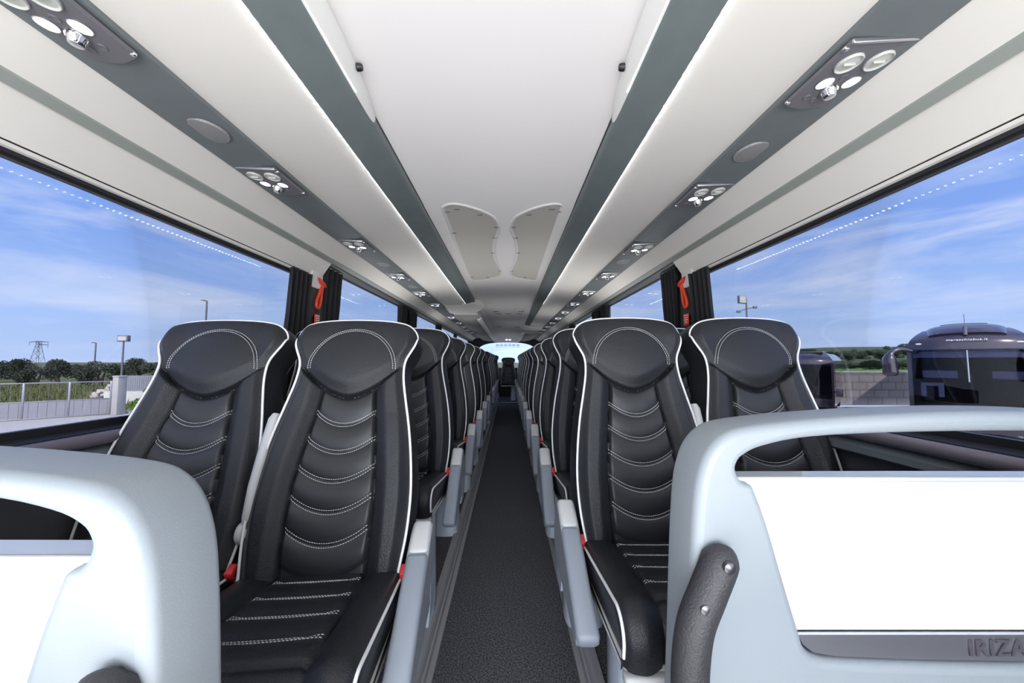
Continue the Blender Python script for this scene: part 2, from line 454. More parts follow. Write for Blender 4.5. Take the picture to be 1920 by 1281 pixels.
outline_wall('wall_front', Y0 - .05, Y0, big, front_hole, DARKG)
g = MB(); g.box(-1.12, 1.12, Y0 - .03, Y0 - .025, .35, 2.0); tag(g.build('window_12', CLEAR), kind='structure')

# ------------------------------------------------------------------ luggage racks
def Zr(v): return EZ + v
def rack(s, y_end, label):
    t = thing('luggage_rack', (s * .8, 1.0, Zr(.74)), label, 'luggage rack', 'overhead luggage racks')
    t['label'] = label
    def part(mb, n, m, par=None):
        o = mb.build(n, m, par or t)
        if par is None: o.location = (-s * .8, -1.0, -Zr(.74))
        return o
    p = MB(); p.prism([(s * .512, Zr(.790)), (s * .52, Zr(.776)), (s * .66, Zr(.764)), (s * .82, Zr(.748)), (s * .82, Zr(.80)), (s * .512, Zr(.82))], Y0, y_end, False)
    part(p, 'inner_panel', CREAM)
    p = MB(); p.prism([(s * .979, Zr(.728)), (s * 1.03, Zr(.70)), (s * 1.084, Zr(.660)), (s * 1.084, Zr(.80)), (s * .979, Zr(.80))], Y0, min(y_end + 6, Y1 - .01))
    part(p, 'outer_panel', CREAM)
    p = MB(); p.prism([(s * .408, Zr(.83)), (s * .407, Zr(.812)), (s * .412, Zr(.803)), (s * .424, Zr(.797)), (s * .46, Zr(.789)), (s * .50, Zr(.776)), (s * .513, Zr(.765)), (s * .519, Zr(.768)), (s * .519, Zr(.83))], Y0, y_end, False)
    part(p, 'edge_strip', STRIPE)
    p = MB(); p.prism([(s * .82, Zr(.80)), (s * .82, Zr(.735)), (s * .828, Zr(.731)), (s * .978, Zr(.721)), (s * .981, Zr(.73)), (s * .981, Zr(.80))], Y0, min(y_end + 6, Y1 - .01))
    part(p, 'service_channel', CHANNEL)
    p = MB(); p.prism([(s * 1.083, Zr(.662)), (s * 1.086, Zr(.655)), (s * 1.122, Zr(.645)), (s * 1.126, Zr(.655)), (s * 1.126, Zr(.80)), (s * 1.083, Zr(.80))], Y0, min(y_end + 6, Y1 - .01))
    part(p, 'divider_strip', SAGE)
    p = MB(); p.prism([(s * .419, Zr(.90)), (s * .414, Zr(.826)), (s * .43, Zr(.82)), (s * .52, Zr(.82)), (s * .52, Zr(.9))], Y0, y_end)
    part(p, 'upper_face', CASE)
    # rounded end fairing that bulges into the gangway
    p = MB(); rings = []
    for y, grow in ((y_end - .35, -.014), (y_end - .2, .05), (y_end - .02, .10), (y_end + .08, .115), (y_end + .20, .105), (y_end + .27, .07), (y_end + .30, .0)):
        prof = [(.44 - grow, .88), (.425 - grow, .84), (.43 - grow, .80), (.46 - grow * .6, .775 - grow * .3), (.60, .755 - grow * .45), (.815, .745 - grow * .3)]
        prof = [Vector((s * x, y, Zr(z))) for x, z in prof]
        rings.append([tuple(q) for q in spline(prof, 4)])
    p.grid(rings); last = rings[-1]
    p.add(last + [(s * .815, y_end + .30, Zr(.9))], [tuple(range(len(last) + 1))], False)
    part(p, 'end_fairing', CREAM)
    # lower rack section behind
    p = MB(); ya, yb = y_end + .55, Y1 - .01
    prof = [(.40, .84), (.39, .70), (.42, .672), (.60, .66), (.815, .70), (.815, .86)]
    p.prism([(s * x, Zr(z)) for x, z in prof], ya, yb)
    part(p, 'rear_section', mat('grey_rack_cloth', (.36, .355, .35), .8))
    p = MB(); p.prism([(s * .388, Zr(.70)), (s * .378, Zr(.69)), (s * .40, Zr(.655)), (s * .45, Zr(.655)), (s * .45, Zr(.672)), (s * .42, Zr(.674))], ya - .01, yb)
    part(p, 'rear_edge_strip', CASE)
    p = MB(); p.box(*sorted((s * .44, s * .82)), y_end + .28, y_end + .6, Zr(.74), Zr(.86)); part(p, 'recess_panel', CREAM)
    return t
rack_l = rack(-1, 4.9, 'cream overhead luggage rack with grey edge strip along the left side')
rack_r = rack(1, 7.8, 'cream overhead luggage rack with grey edge strip along the right side')

# cream valance above the first windows with its rounded tab; dark blind cassette above the others
for s, nm in ((-1, 5), (1, 9)):
    v = MB(); ye = 2.24 if s < 0 else 2.20
    v.prism([(s * 1.124, Zr(.652)), (s * 1.16, Zr(.60)), (s * 1.192, Zr(.548)), (s * 1.205, Zr(.552)), (s * 1.235, Zr(.60)), (s * 1.235, Zr(.70)), (s * 1.124, Zr(.70))], Y0, ye)
    v.rbox(*sorted((s * 1.178, s * 1.206)), ye - .13, ye, Zr(.465), Zr(.60), .008)
    v.prism([(s * 1.196, Zr(.545)), (s * 1.20, Zr(.536)), (s * 1.215, Zr(.536)), (s * 1.215, Zr(.55))], Y0, ye - .2)
    struct(v, 'trim_%d' % nm, CREAM)
    v = MB(); v.prism([(s * 1.124, Zr(.652)), (s * 1.135, Zr(.640)), (s * 1.16, Zr(.636)), (s * 1.185, Zr(.640)), (s * 1.235, Zr(.645)), (s * 1.235, Zr(.70)), (s * 1.124, Zr(.70))], ye, Y1)
    struct(v, 'trim_%d' % (nm + 10), mat('dark_blind_cassette', (.07, .075, .08), .45))
    # casing over the rack edge near the front, with its lock
    t = thing('rack_end_casing', (s * .4, .9, Zr(.83)), 'smooth white casing with a black lock on the %s rack edge' % ('left' if s < 0 else 'right'), 'casing', 'white casings on the rack edges')
    b = MB(); rings = []
    for y, gr in ((Y0, 1.0), (.3, 1.0), (.7, .95), (.88, .8), (1.0, .55), (1.08, .25), (1.12, .02)):
        prof = [(.418, .853), (.408 - .028 * gr, .848), (.404 - .036 * gr, .833), (.406 - .026 * gr, .815), (.416, .802)]
        rings.append([tuple(q - Vector((s * .4, .9, Zr(.83)))) for q in spline([Vector((s * x, y, Zr(z))) for x, z in prof], 4)])
    b.grid(rings); b.build('casing_shell', CASE, t)
    b = MB(); b.lathe([(0, .010), (.008, .009), (.010, .004), (.0105, -.006)], 16, axis='x')
    if s > 0: b.v = [(-x, y, z) for x, y, z in b.v]
    b.build('lock', BLACK, t, (s * (-.028), .02, .0))
    # lit cove strip between casing and edge strip
    b = MB(); b.prism([(s * .4095, Zr(.8145)), (s * .4035, Zr(.8115)), (s * .4065, Zr(.8045)), (s * .4125, Zr(.8075))], Y0 + .1, .98)
    tag(b.build('cove_light', COVE), 'bright thin cove light strip on the %s rack edge' % ('left' if s < 0 else 'right'), 'light strip', 'cove light strips')
    # row of LEDs on the outer side of the edge strip (seen mirrored in the glass)
    b = MB(); y = -1.2
    while y < 4.6:
        b.add([(s * .5194, y, Zr(.7685)), (s * .5194, y + .006, Zr(.7685)), (s * .5194, y + .006, Zr(.774)), (s * .5194, y, Zr(.774))], [(0, 1, 2, 3)], False); y += .028
    t = tag(b.build('led_strip', LEDM), 'row of tiny white lights under the %s rack edge' % ('left' if s < 0 else 'right'), 'light strip', 'rows of tiny white lights', 'stuff')

# reading light panels: two air nozzles, two lamps, a call knob, dimpled buttons
def reading_panel(s):
    t = thing('reading_light_panel', (0, 0, 0), 'x', 'reading light panel', 'reading light panels on the racks')
    tilt = -s * math.atan((.731 - .721) / .15)
    def part(mb, n, m, par=None, label=None):
        o = mb.build(n, m, par or t)
        if label: o['label'] = label
        return o
    p = MB(); W = .079
    top = [(-W, 0), (-W, .185)] + [(-W + 2 * W * k / 8, .185 + .022 * math.sin(PI * k / 8)) for k in range(1, 8)] + [(W, .185), (W, 0)]
    n = len(top)
    vs = [(x, y, -.006) for x, y in top] + [(x, y, .004) for x, y in top]
    p.add(vs, [tuple(range(n))] + [(k, (k + 1) % n, n + (k + 1) % n, n + k) for k in range(n)], False)
    part(p, 'panel', MODULE)
    p = MB(); p.rbox(-W, W, -.006, .001, -.009, .003, .0025, 2); part(p, 'trim_bar', SATIN)
    for x, y in ((-.034, .052), (.036, .050)):
        p = MB(); p.lathe([(.027, -.004), (.0275, -.010), (.0255, -.0125), (.0235, -.011), (.0225, -.008)], 24, x, y)
        nz = part(p, 'air_nozzle', NOZZLE)
        p = MB(); p.lathe([(.0226, -.0085), (.012, -.0105), (.0, -.011)], 24, x, y)
        p.rbox(x - .014, x + .014, y - .003, y + .001, -.0155, -.009, .0012, 2)
        part(p, 'flap', NOZZLE, nz)
    for x, y in ((-.036, .112), (.034, .114)):
        p = MB(); p.lathe([(.0195, -.005), (.0195, -.008), (.0178, -.0085), (.0172, -.007)], 24, x, y)
        lm = part(p, 'reading_lamp', SATIN)
        p = MB(); p.lathe([(.0172, -.0072), (.012, -.0085), (0, -.0092)], 24, x, y)
        part(p, 'lens', LAMP, lm)
    p = MB(); p.lathe([(.020, -.005), (.019, -.012), (.014, -.022), (.0125, -.027), (.011, -.028), (0, -.0285)], 24, -.002, .137)
    part(p, 'call_knob', CHROME)
    for x, y in ((0, .098), (-.04, .160), (-.012, .170), (.024, .162)):
        p = MB(); p.lathe([(.0095, -.0055), (.0085, -.0085), (.006, -.0078), (0, -.0068)], 16, x, y)
        part(p, 'button', MODULE)
    for y in (.008, .172):
        p = MB(); p.rbox(-s * W - .006, -s * W + .006, y, y + .010, -.010, -.001, .003, 2); part(p, 'clip', CHROME)
    t.rotation_euler = (0, tilt, 0)
    return t
RP = {-1: [.63, 1.29, 2.06, 2.85, 3.60, 4.35, 5.6, 6.45, 7.2, 7.95, 8.7], 1: [.78, 1.41, 2.12, 2.82, 3.55, 4.27, 5.0, 5.72, 6.45, 7.2, 7.95, 8.7]}
for s, nm in ((-1, 'left'), (1, 'right')):
    proto = reading_panel(s)
    for i, y in enumerate(RP[s]):
        o = proto if i == 0 else copy_tree(proto)
        o.location = (s * .903, y - .05, Zr(.7255))
        o['label'] = 'dark grey reading light panel on the %s rack, %s from the front' % (nm, ORD[i])
    sp_y = {-1: [1.06, 2.56, 3.33], 1: [1.17, 2.48]}[s]
    for i, y in enumerate(sp_y):
        b = MB(); b.lathe([(.0, -.004), (.045, -.004), (.056, -.002), (.058, .004)], 32, sy=1.0)
        o = b.build('speaker_grille', SPEAKER); o.location = (s * .902, y - .02, Zr(.7262)); o.rotation_euler = (0, -s * .066, 0)
        tag(o, 'round grey speaker grille in the %s rack strip, %s from the front' % (nm, ORD[i]), 'speaker', 'round speakers in the racks')

# butterfly pair of ceiling air grilles, with raised rims
def grille(s, label):
    t = thing('air_grille', (0.03, 2.7, cz - .005), label, 'air grille', 'ceiling air grilles')
    px = [(831, 392), (836, 385), (848, 382), (870, 385), (900, 394), (925, 407), (935, 424), (934, 434), (928, 450), (926, 466), (929, 487), (940, 508), (937, 517), (915, 523), (893, 525), (881, 519), (858, 465), (840, 415)]
    loop = []
    for x, y in px:
        m = (VPY - y) / FPX; zz = .87 - .005
        q = P(x, y, 1.0); k = zz / (q.z - EZ)
        loop.append(Vector((EYE.x + (q.x - EYE.x) * k, k, 0)))
    loop = [Vector((v.x if s < 0 else 2 * 0.028 - v.x, v.y, 0)) for v in loop]
    loop = spline(loop, 5, True)
    o3 = Vector((.03, 2.7, 0)); n = len(loop)
    b = MB(); b.add([tuple(v - o3 + Vector((0, 0, -.004))) for v in loop], [tuple(range(n))], False)
    b.build('mesh_panel', GRILLE, t)
    b = MB(); pts = [tuple(v - o3 + Vector((0, 0, -.002))) for v in loop]; b.tube(pts + [pts[0]], .006, 8, False, rx=.012)
    b.build('rim', CASE, t)
    cen = sum(loop, Vector()) / n
    for k in range(2, n, 9):
        b = MB()
        q = loop[k] * .92 + cen * .08 - o3
        b.rbox(q.x - .016, q.x + .016, q.y - .006, q.y + .006, -.008, -.003, .002, 2)
        b.build('fixing_clip', mat('clip_grey', (.2, .2, .2), .5), t)
grille(-1, 'beige curved air grille on the left half of the ceiling')
grille(1, 'beige curved air grille on the right half of the ceiling')
for i, (y, zz) in enumerate(((5.75, .838), (8.0, .803))):
    for j, x in enumerate((-.16, -.13, .05, .24, .27)):
        b = MB(); b.rbox(-.05, .05, -.012, .012, -.006, .004, .003, 2)
        o = b.build('ceiling_slot', BLACK); o.location = (x, y + (.25 if j in (1, 2, 3) else 0), Zr(zz))
        tag(o, 'thin dark slots in the grey rear ceiling behind the air grilles', 'slot', 'dark slots in the rear ceiling')
for x in (-.0, .10):
    b = MB(); b.lathe([(0, -.01), (.025, -.008), (.03, 0)], 16); o = b.build('ceiling_spotlight', LAMP); o.location = (x, 10.9, Zr(.672))
    tag(o, 'small white spotlight above the rear window, %s of the pair' % ('left' if x < .05 else 'right'), 'ceiling light', 'spotlights above the rear window')

# ------------------------------------------------------------------ seats
WTAB = [(-.05, .206), (0, .212), (.1, .226), (.2, .230), (.3, .223), (.4, .209), (.5, .189), (.56, .178), (.61, .175), (.64, .180), (.67, .194), (.695, .205), (.715, .2095), (.735, .210), (.77, .209), (.81, .204)]
CTAB = [(-.05, .116), (0, .118), (.2, .120), (.3, .112), (.45, .093), (.5, .086), (.6, .080)]
SEAM = [.075, .160, .245, .330, .415]
def s_low(u): return .505 + .105 * min(1.3, (abs(u) / .165)) ** 1.7
def back_n(u, s, a, b):
    """how far the front of the backrest stands forward at (u, s)"""
    e = smooth_step(.84, 1, abs(a))
    top = .42 + .58 * max(0.0, 1 - max(0, (b - .90) / .10) ** 2) ** .5
    x = abs(u); d = s - s_low(u)
    n = .030 + .012 * math.sin(PI * min(1, max(0, s / .45)))
    c = cat_tab(CTAB, s)
    low = 0.0
    bol = smooth_step(c - .004, c + .045, x) * .028
    groove = -.010 * math.exp(-((x - c) / .005) ** 2)
    if x < c:
        f = (u / c) ** 2 * .045
        ss = s - f
        prev = -.01; nxt = .505
        for k in SEAM:
            if ss >= k: prev = k
            else: nxt = k; break
        tt = min(1, max(0, (ss - prev) / (nxt - prev)))
        low += .011 * max(0, math.sin(PI * tt)) ** .55 - .002
    low += bol + groove
    hr = math.hypot(u / .146, (s - .615) / .146)
    head = .018 + .020 * max(0, 1 - (hr * .96) ** 2) - .003 * math.exp(-((hr - .97) / .05) ** 2) + .010 * smooth_step(.12, .2, x)
    k = .45 * smooth_step(-.003, .010, d) + .55 * smooth_step(0, .06, d)
    n += low * (1 - smooth_step(-.010, .002, d)) + head * k - .008 * math.exp(-(d / .006) ** 2)
    return (n * (1 - e) + .038 * e) * top
def back_pt(a, b):
    S = .801 - .016 * a * a - .058 * (1 - math.sqrt(max(0.0, 1 - abs(a) ** 6)))
    s = -.05 + b * (S + .05)
    u = a * cat_tab(WTAB, s)
    return u, s
def back_xyz(u, s, a, b, lift=0.0): return (u, -(back_n(u, s, a, b) + lift), s)
def back_front():
    NA, NB = 136, 230
    vs = {}; head, panel, bol = MB(), MB(), MB()
    P_ = [[None] * (NA + 1) for _ in range(NB + 1)]; US = [[None] * (NA + 1) for _ in range(NB + 1)]
    for j in range(NB + 1):
        for i in range(NA + 1):
            a = -1 + 2 * i / NA; a = math.copysign(1 - (1 - abs(a)) ** 1.5, a); b = j / NB
            u, s = back_pt(a, b); US[j][i] = (u, s); P_[j][i] = back_xyz(u, s, a, b)
    maps = {id(head): {}, id(panel): {}, id(bol): {}}
    for j in range(NB):
        for i in range(NA):
            u = (US[j][i][0] + US[j + 1][i + 1][0]) / 2; s = (US[j][i][1] + US[j + 1][i + 1][1]) / 2
            if s > s_low(u): g = head
            elif abs(u) < cat_tab(CTAB, s): g = panel
            else: g = bol
            mp = maps[id(g)]; q = []
            for jj, ii in ((j, i), (j, i + 1), (j + 1, i + 1), (j + 1, i)):
                if (jj, ii) not in mp: mp[(jj, ii)] = len(g.v); g.v.append(P_[jj][ii])
                q.append(mp[(jj, ii)])
            g.f.append(tuple(q)); g.sm.append(True)
    edge = [P_[j][0] for j in range(NB + 1)] + [P_[NB][i] for i in range(1, NA + 1)] + [P_[j][NA] for j in range(NB - 1, -1, -1)]
    return head, panel, bol, edge
def dash_line(mb, fn, L, dash=.0048, gap=.0026, w=.0009, h=.0008):
    """fn(t) gives a surface point for t in 0..1"""
    n = int(L / (dash + gap))
    for k in range(n):
        t0 = k / n; t1 = t0 + dash / (dash + gap) / n
        p, q = Vector(fn(t0)), Vector(fn(t1)); d = (q - p).normalized()
        sd = d.cross(Vector((0, -1, 0.15))).normalized() * w; up = sd.cross(d).normalized() * h
        if up.y > 0 and abs(up.y) > abs(up.z): up = -up
        elif up.z < 0 and abs(up.z) > abs(up.y): up = -up
        vs = [p - sd, p + sd, q + sd, q - sd, p - sd * .6 + up, p + sd * .6 + up, q + sd * .6 + up, q - sd * .6 + up]
        mb.add(vs, [(0, 1, 2, 3), (4, 5, 6, 7), (0, 1, 5, 4), (1, 2, 6, 5), (2, 3, 7, 6), (3, 0, 4, 7)], False)
def a_of(u, s): return max(-1, min(1, u / cat_tab(WTAB, s)))
def b_of(u, s):
    a = a_of(u, s); S = .801 - .016 * a * a - .058 * (1 - math.sqrt(max(0.0, 1 - abs(a) ** 6)))
    return (s + .05) / (S + .05)
def on_back(u, s, lift=.0006): return back_xyz(u, s, a_of(u, s), b_of(u, s), lift)

head_mb, panel_mb, bol_mb, EDGE = back_front()
# leather side walls and back of the shell
def ring_off(pts, off, y):
    out = []; n = len(pts)
    for k in range(n):
        if y is None: out.append(tuple(pts[k])); continue
        a = Vector(pts[max(0, k - 1)]); b = Vector(pts[min(n - 1, k + 1)])
        t = Vector((b.x - a.x, 0, b.z - a.z)).normalized(); nn = Vector((-t.z, 0, t.x))
        out.append((pts[k][0] + nn.x * off, y, pts[k][2] + nn.z * off))
    return out
EDGE2 = EDGE[::2] if (len(EDGE) % 2) else EDGE
rings = [ring_off(EDGE2, o, y) for o, y in ((0, None), (.005, .0), (.008, .03), (.008, .06), (.004, .08), (-.008, .094), (-.02, .098))]
bol_mb.grid(rings)
back_shell = MB()
rows = []
for j in range(25):
    row = []
    for i in range(17):
        a = -1 + i / 8; b = j / 24; u, s = back_pt(a, b)
        row.append((u * .93, .099 + .012 * (1 - a * a), s - .02 * b))
    rows.append(row)
back_shell.grid(rows)
pip_mb = MB(); pip_mb.tube([Vector(p) + Vector((0, -.001, 0)) for p in EDGE2 if p[2] > -.045], .0040, 7)
BACK_ST = []
for k0 in SEAM:
    st_mb = MB(); BACK_ST.append(st_mb)
    for dl in (-.0055, .0055):
        def fn(t, k0=k0, dl=dl):
            c = cat_tab(CTAB, k0) * .97; u = -c + 2 * c * t
            return on_back(u, k0 + dl + .045 * (u / c) ** 2, .0008)
        dash_line(st_mb, fn, .26)
st_mb = MB(); BACK_ST.append(st_mb)
for rr in (.132, .1405):
    def fn(t, rr=rr):
        ang = math.radians(-3) + t * math.radians(186)
        return on_back(rr * math.cos(ang) * (1.0 + .04 * (1 - abs(math.sin(ang)))), .612 + rr * math.sin(ang), .0008)
    dash_line(st_mb, fn, rr * math.radians(186))

# cushion
CW, CL = .222, .365
def cush_pt(a, q):
    """a across -1..1, q along the profile: top from the rear, then over the roll and down the front"""
    if q <= CL: y, z = -q, .15 * q
    else:
        r = .05; th = min(PI / 2 * 1.05, (q - CL) / r)
        y = -CL - r * math.sin(th); z = .15 * CL - r * (1 - math.cos(th))
        rest = (q - CL) - r * th
        if rest > 0: z -= rest; y += rest * .18
    return y, z
SEAT_SEAMS = [.03, .11, .19, .275]
def cush_h(a, q):
    x = abs(a) * CW; c = .118 + .03 * q
    edge = max(0, 1 - abs(a) ** 8) ** .5
    h = .004 + smooth_step(c, c + .05, x) * .020 - .009 * math.exp(-((x - c) / .005) ** 2)
    if x < c:
        prev, nxt = -.03, .352
        for k in SEAT_SEAMS:
            if q >= k: prev = k
            else: nxt = k; break
        h += .008 * max(0, math.sin(PI * min(1, max(0, (q - prev) / (nxt - prev))))) ** .55
        h -= .006 * math.exp(-((q - .352) / .006) ** 2)
    return h * edge
def cush_xyz(a, q, lift=0):
    y, z = cush_pt(a, q); e = 1e-3; y2, z2 = cush_pt(a, q + e)
    t = Vector((0, y2 - y, z2 - z)).normalized(); n = Vector((0, t.z, -t.y))
    h = cush_h(a, q) + lift
    return (a * CW, y + n.y * h, z + n.z * h)
QMAX = .495
cu = MB(); NQ, NA2 = 84, 60; rows = []
for j in range(NQ + 1):
    q = -.06 + (QMAX + .06) * j / NQ
    rows.append([cush_xyz(-1 + 2 * i / NA2, q) for i in range(NA2 + 1)])
cu.grid(rows)
for i0 in (0, NA2):
    side = [r[i0] for r in rows]
    sx = -1 if i0 == 0 else 1
    r2 = [(p[0] + sx * .006, p[1] + (.01 if p[1] < -.38 else 0), p[2] - .02) for p in side]
    cu.grid([side, [(p[0] + sx * .005, p[1] + (.004 if p[1] < -.38 else 0), p[2] - .012) for p in side],
             [(p[0], max(p[1], -.41) + .004, max(-.09, p[2] - .05) if p[1] > -.40 else p[2]) for p in side],
             [(p[0] - sx * .01, max(p[1], -.40), -.09 - .10 * max(p[1], -.40)) for p in side]])
cu.add([(-CW, .06, -.09), (CW, .06, -.09), (CW, -.40, -.05), (-CW, -.40, -.05)], [(0, 1, 2, 3)], False)
CPIP = []
for a in (-1, 1):
    cpip = MB(); CPIP.append(cpip); cpip.tube([cush_xyz(a, -.05 + (QMAX + .03) * k / 60) for k in range(61)], .0042, 7)
CUSH_ST = []
for k0 in SEAT_SEAMS:
    cst = MB(); CUSH_ST.append(cst)
    for dl in (-.0055, .0055):
        def fn(t, k0=k0, dl=dl):
            c = (.118 + .03 * k0) / CW * .97; a = -c + 2 * c * t
            return cush_xyz(a, k0 + dl + .012 * (1 - (a / c) ** 2), .0008)
        dash_line(cst, fn, .25)
# frame tray, leg
tray = MB(); tray.rbox(-.222, .222, -.415, .06, -.162, -.137, .010, 2); tray.rbox(-.226, .226, -.435, -.405, -.165, -.143, .006, 2)
tray.v = [(x, y, z + .052 - .098 * y) for x, y, z in tray.v]
leg = MB(); rows = []
for k in range(9):
    t = k / 8; z = -.07 - .42 * t; wx = .060 + .02 * t; wy = .055 + .03 * (2 * t - 1) ** 2; cy = -.30 - .06 * t * t
    rows.append([(wx * math.copysign(abs(math.cos(q)) ** .5, math.cos(q)), cy + wy * math.copysign(abs(math.sin(q)) ** .5, math.sin(q)), z) for q in [2 * PI * m / 16 for m in range(17)]])
leg.grid(rows); leg.add([rows[-1][k] for k in range(16)], [tuple(range(16))], False)
buck = MB(); buck.rbox(-.011, .011, -.016, .016, 0, .038, .004, 2)
buck_s = MB(); buck_s.rbox(-.007, .007, -.010, .010, -.10, .004, .002, 2)
def arm_meshes():
    # profile (y, z) with the pivot at the origin, pointing forward (-y)
    shell = MB(); prof = spline([Vector((y, z)) for y, z in ((.045, -.03), (.05, .0), (.03, .022), (-.06, .026), (-.31, .022), (-.350, .012), (-.356, -.012), (-.33, -.030), (-.22, -.085), (-.10, -.155), (-.01, -.19), (.045, -.13))], 4, True)
    n = len(prof); rows = []
    for x, sc in ((-.030, .90), (-.0265, .97), (-.018, 1), (.018, 1), (.0265, .97), (.030, .90)):
        rows.append([(x, -.10 + (p.x + .10) * (1 - (1 - sc) * .12), -.02 + (p.y + .02) * sc) for p in prof] + [(x, -.10 + (prof[0].x + .10) * (1 - (1 - sc) * .12), -.02 + (prof[0].y + .02) * sc)])
    shell.grid(rows)
    shell.add([r for r in rows[0][:-1]], [tuple(range(n))], False); shell.add([r for r in rows[-1][:-1]], [tuple(range(n))], False)
    pad = MB(); pad.rbox(-.030, .030, -.362, -.060, -.014, .034, .014, 3)
    cap = MB(); cap.rbox(-.029, .029, -.061, .048, -.02, .031, .014, 3)
    return shell, pad, cap
ARM, ARMPAD, ARMCAP = arm_meshes()
flap = MB(); rows = []
for k in range(8):
    t = k / 7; rows.append([(.0 + .006 * math.sin(PI * t), .02 + y * (1 - .25 * t), .05 - .20 * t) for y in (-.06, -.05, 0, .05, .06)])
flap.grid(rows); rows2 = [[(x + .008, y, z) for x, y, z in r] for r in rows]; flap.grid(rows2)
flap.grid([rows[0], rows2[0]]); flap.grid([rows[-1], rows2[-1]])
flap.grid([[r[0] for r in rows], [r[0] for r in rows2]]); flap.grid([[r[-1] for r in rows], [r[-1] for r in rows2]])
# raised armrest between two seats
mid = MB(); mid.tube([(0, -.005, .11), (0, -.02, .16), (0, -.035, .24), (0, -.028, .34), (0, -.012, .44), (0, -.008, .455)], [.022, .026, .021, .020, .022, .017], 12, True, rx=[.020, .022, .018, .019, .020, .015])
midp = MB(); midp.lathe([(0, -.026), (.026, -.025), (.031, -.020), (.031, -.006), (.027, -.004), (.027, .004), (.031, .006), (.031, .020), (.026, .025), (0, .026)], 20, axis='x', cz=.115, cy=-.012)
mids = MB(); mids.rbox(-.008, .008, -.012, .02, -.14, .10, .004, 2)

M_ = {}
def share(key, mb, m):
    if key not in M_:
        me = mb.mesh(key); me.materials.append(m); me.set_sharp_from_angle(angle=math.radians(60)); M_[key] = me
    return M_[key]
def put(key, name, mb, m, parent, loc=(0, 0, 0), rot=(0, 0, 0)):
    o = bpy.data.objects.new(name, share(key, mb, m)); C.objects.link(o); o.parent = parent
    o.location = loc; o.rotation_euler = rot; return o
SEATH = .49       # cushion joint above the raised floor
def make_seat(aisle):
    """aisle: +1 armrest on +x, -1 on -x, 0 none"""
    t = thing('coach_seat', (0, 0, 0), 'x', 'coach seat', 'black leather coach seats')
    b = put('backrest', 'backrest', bol_mb, LEATHER, t, (0, 0, SEATH))
    put('headrest_pad', 'headrest_pad', head_mb, LEATHER, b); put('back_panel', 'back_panel', panel_mb, LEATHER_P, b)
    p = put('piping', 'piping', pip_mb, PIPING, b); p['label'] = 'white piping'
    for k, sm in enumerate(BACK_ST):
        p = put('stitching%d' % k, 'stitching', sm, THREAD, b); p['label'] = 'white double stitching'
    put('back_shell', 'back_shell', back_shell, GREY_PL, b)
    c_ = put('cushion', 'cushion', cu, LEATHER, t, (0, -.02, SEATH))
    for k in (0, 1):
        p = put('cushion_piping%d' % k, 'piping', CPIP[k], PIPING, c_); p['label'] = 'white piping'
    for k, sm in enumerate(CUSH_ST):
        p = put('cushion_stitching%d' % k, 'stitching', sm, THREAD, c_); p['label'] = 'white double stitching'
    put('seat_frame', 'seat_frame', tray, LIGHT_PL, t, (0, -.02, SEATH))
    put('leg', 'leg', leg, BLUE_PL, t, ((aisle or 1) * .15, 0, SEATH))
    bk = put('buckle', 'seat_belt_buckle', buck, REDB, t, ((aisle or 1) * .232, -.035, SEATH + .0), (.5, 0, 0)); bk['label'] = 'red seat belt buckle'
    put('buckle_stalk', 'stalk', buck_s, BLACK, bk)
    if aisle:
        a = put('armrest', 'armrest', ARM, GREY_PL, t, (aisle * .268, .015, SEATH + .075), (math.radians(27), 0, 0))
        put('armrest_pad', 'pad', ARMPAD, GREY_PAD, a); cp = put('armrest_cap', 'cap', ARMCAP, LIGHT_PL, a)
        put('side_cover', 'side_cover', flap, BLUE_PL, t, (aisle * .293 - (.008 if aisle > 0 else 0), .03, SEATH - .02))
        m = put('mid_armrest', 'raised_armrest', mid, LIGHT_PL, b, (-aisle * .228, 0, 0)); m['label'] = 'pale grey armrest folded up'
        put('mid_pivot', 'armrest_pivot', midp, LIGHT_PL, b, (-aisle * .228, 0, 0))
        put('mid_stalk', 'armrest_stalk', mids, GREY_PL, b, (-aisle * .228, 0, 0))
    return t
FLOORZ = .10
protoL, protoR, protoW = make_seat(1), make_seat(-1), make_seat(0)
used = set()
def seat(proto, x, y, recline, label, arm_tilt=45, z=FLOORZ, rz=0.0):
    if proto.name in used: o = copy_tree(proto)
    else: o = proto; used.add(proto.name)
    o.location = (x, y, z); o['label'] = label; o.rotation_euler = (0, 0, rz)
    for ch in o.children:
        if ch.name.startswith('backrest'): ch.rotation_euler = (math.radians(-recline), 0, 0)
        if ch.name.startswith('armrest'): ch.rotation_euler = (math.radians(arm_tilt), 0, 0)
    return o
ROWS_L = [1.015, 1.91, 2.65, 3.37, 4.12, 4.85, 6.5, 7.22, 7.94, 8.66]
ROWS_R = [1.20, 1.91, 2.63, 3.35, 4.07, 4.79, 5.51, 6.23, 6.95, 7.67, 8.39, 9.1]
for rows_, s, nm, pr in ((ROWS_L, -1, 'left', protoL), (ROWS_R, 1, 'right', protoR)):
    for i, y in enumerate(rows_):
        rec = (20 if s < 0 else 14) if i == 0 else 6
        xa = -.475 if s < 0 else .520; xw = -.958 if s < 0 else .985
        if i > 0: xa = -.50 if s < 0 else .52
        if i > 0: xw = s * .975
        lab = 'black leather aisle seat with white piping, %s row %s of the aisle' % (ORD[i], nm)
        if i == 0: lab = 'large black leather aisle seat with white piping, front row %s of the aisle' % nm
        turn = math.radians(5) if s < 0 and i == 0 else 0.0
        seat(pr, xa, y, rec, lab, (27 if s < 0 else 31) if i == 0 else 44, rz=turn)
        lab = 'black leather window seat with white piping, %s row on the %s' % (ORD[i] if i else 'front', nm)
        seat(protoW, xw, y, rec, lab, rz=turn)
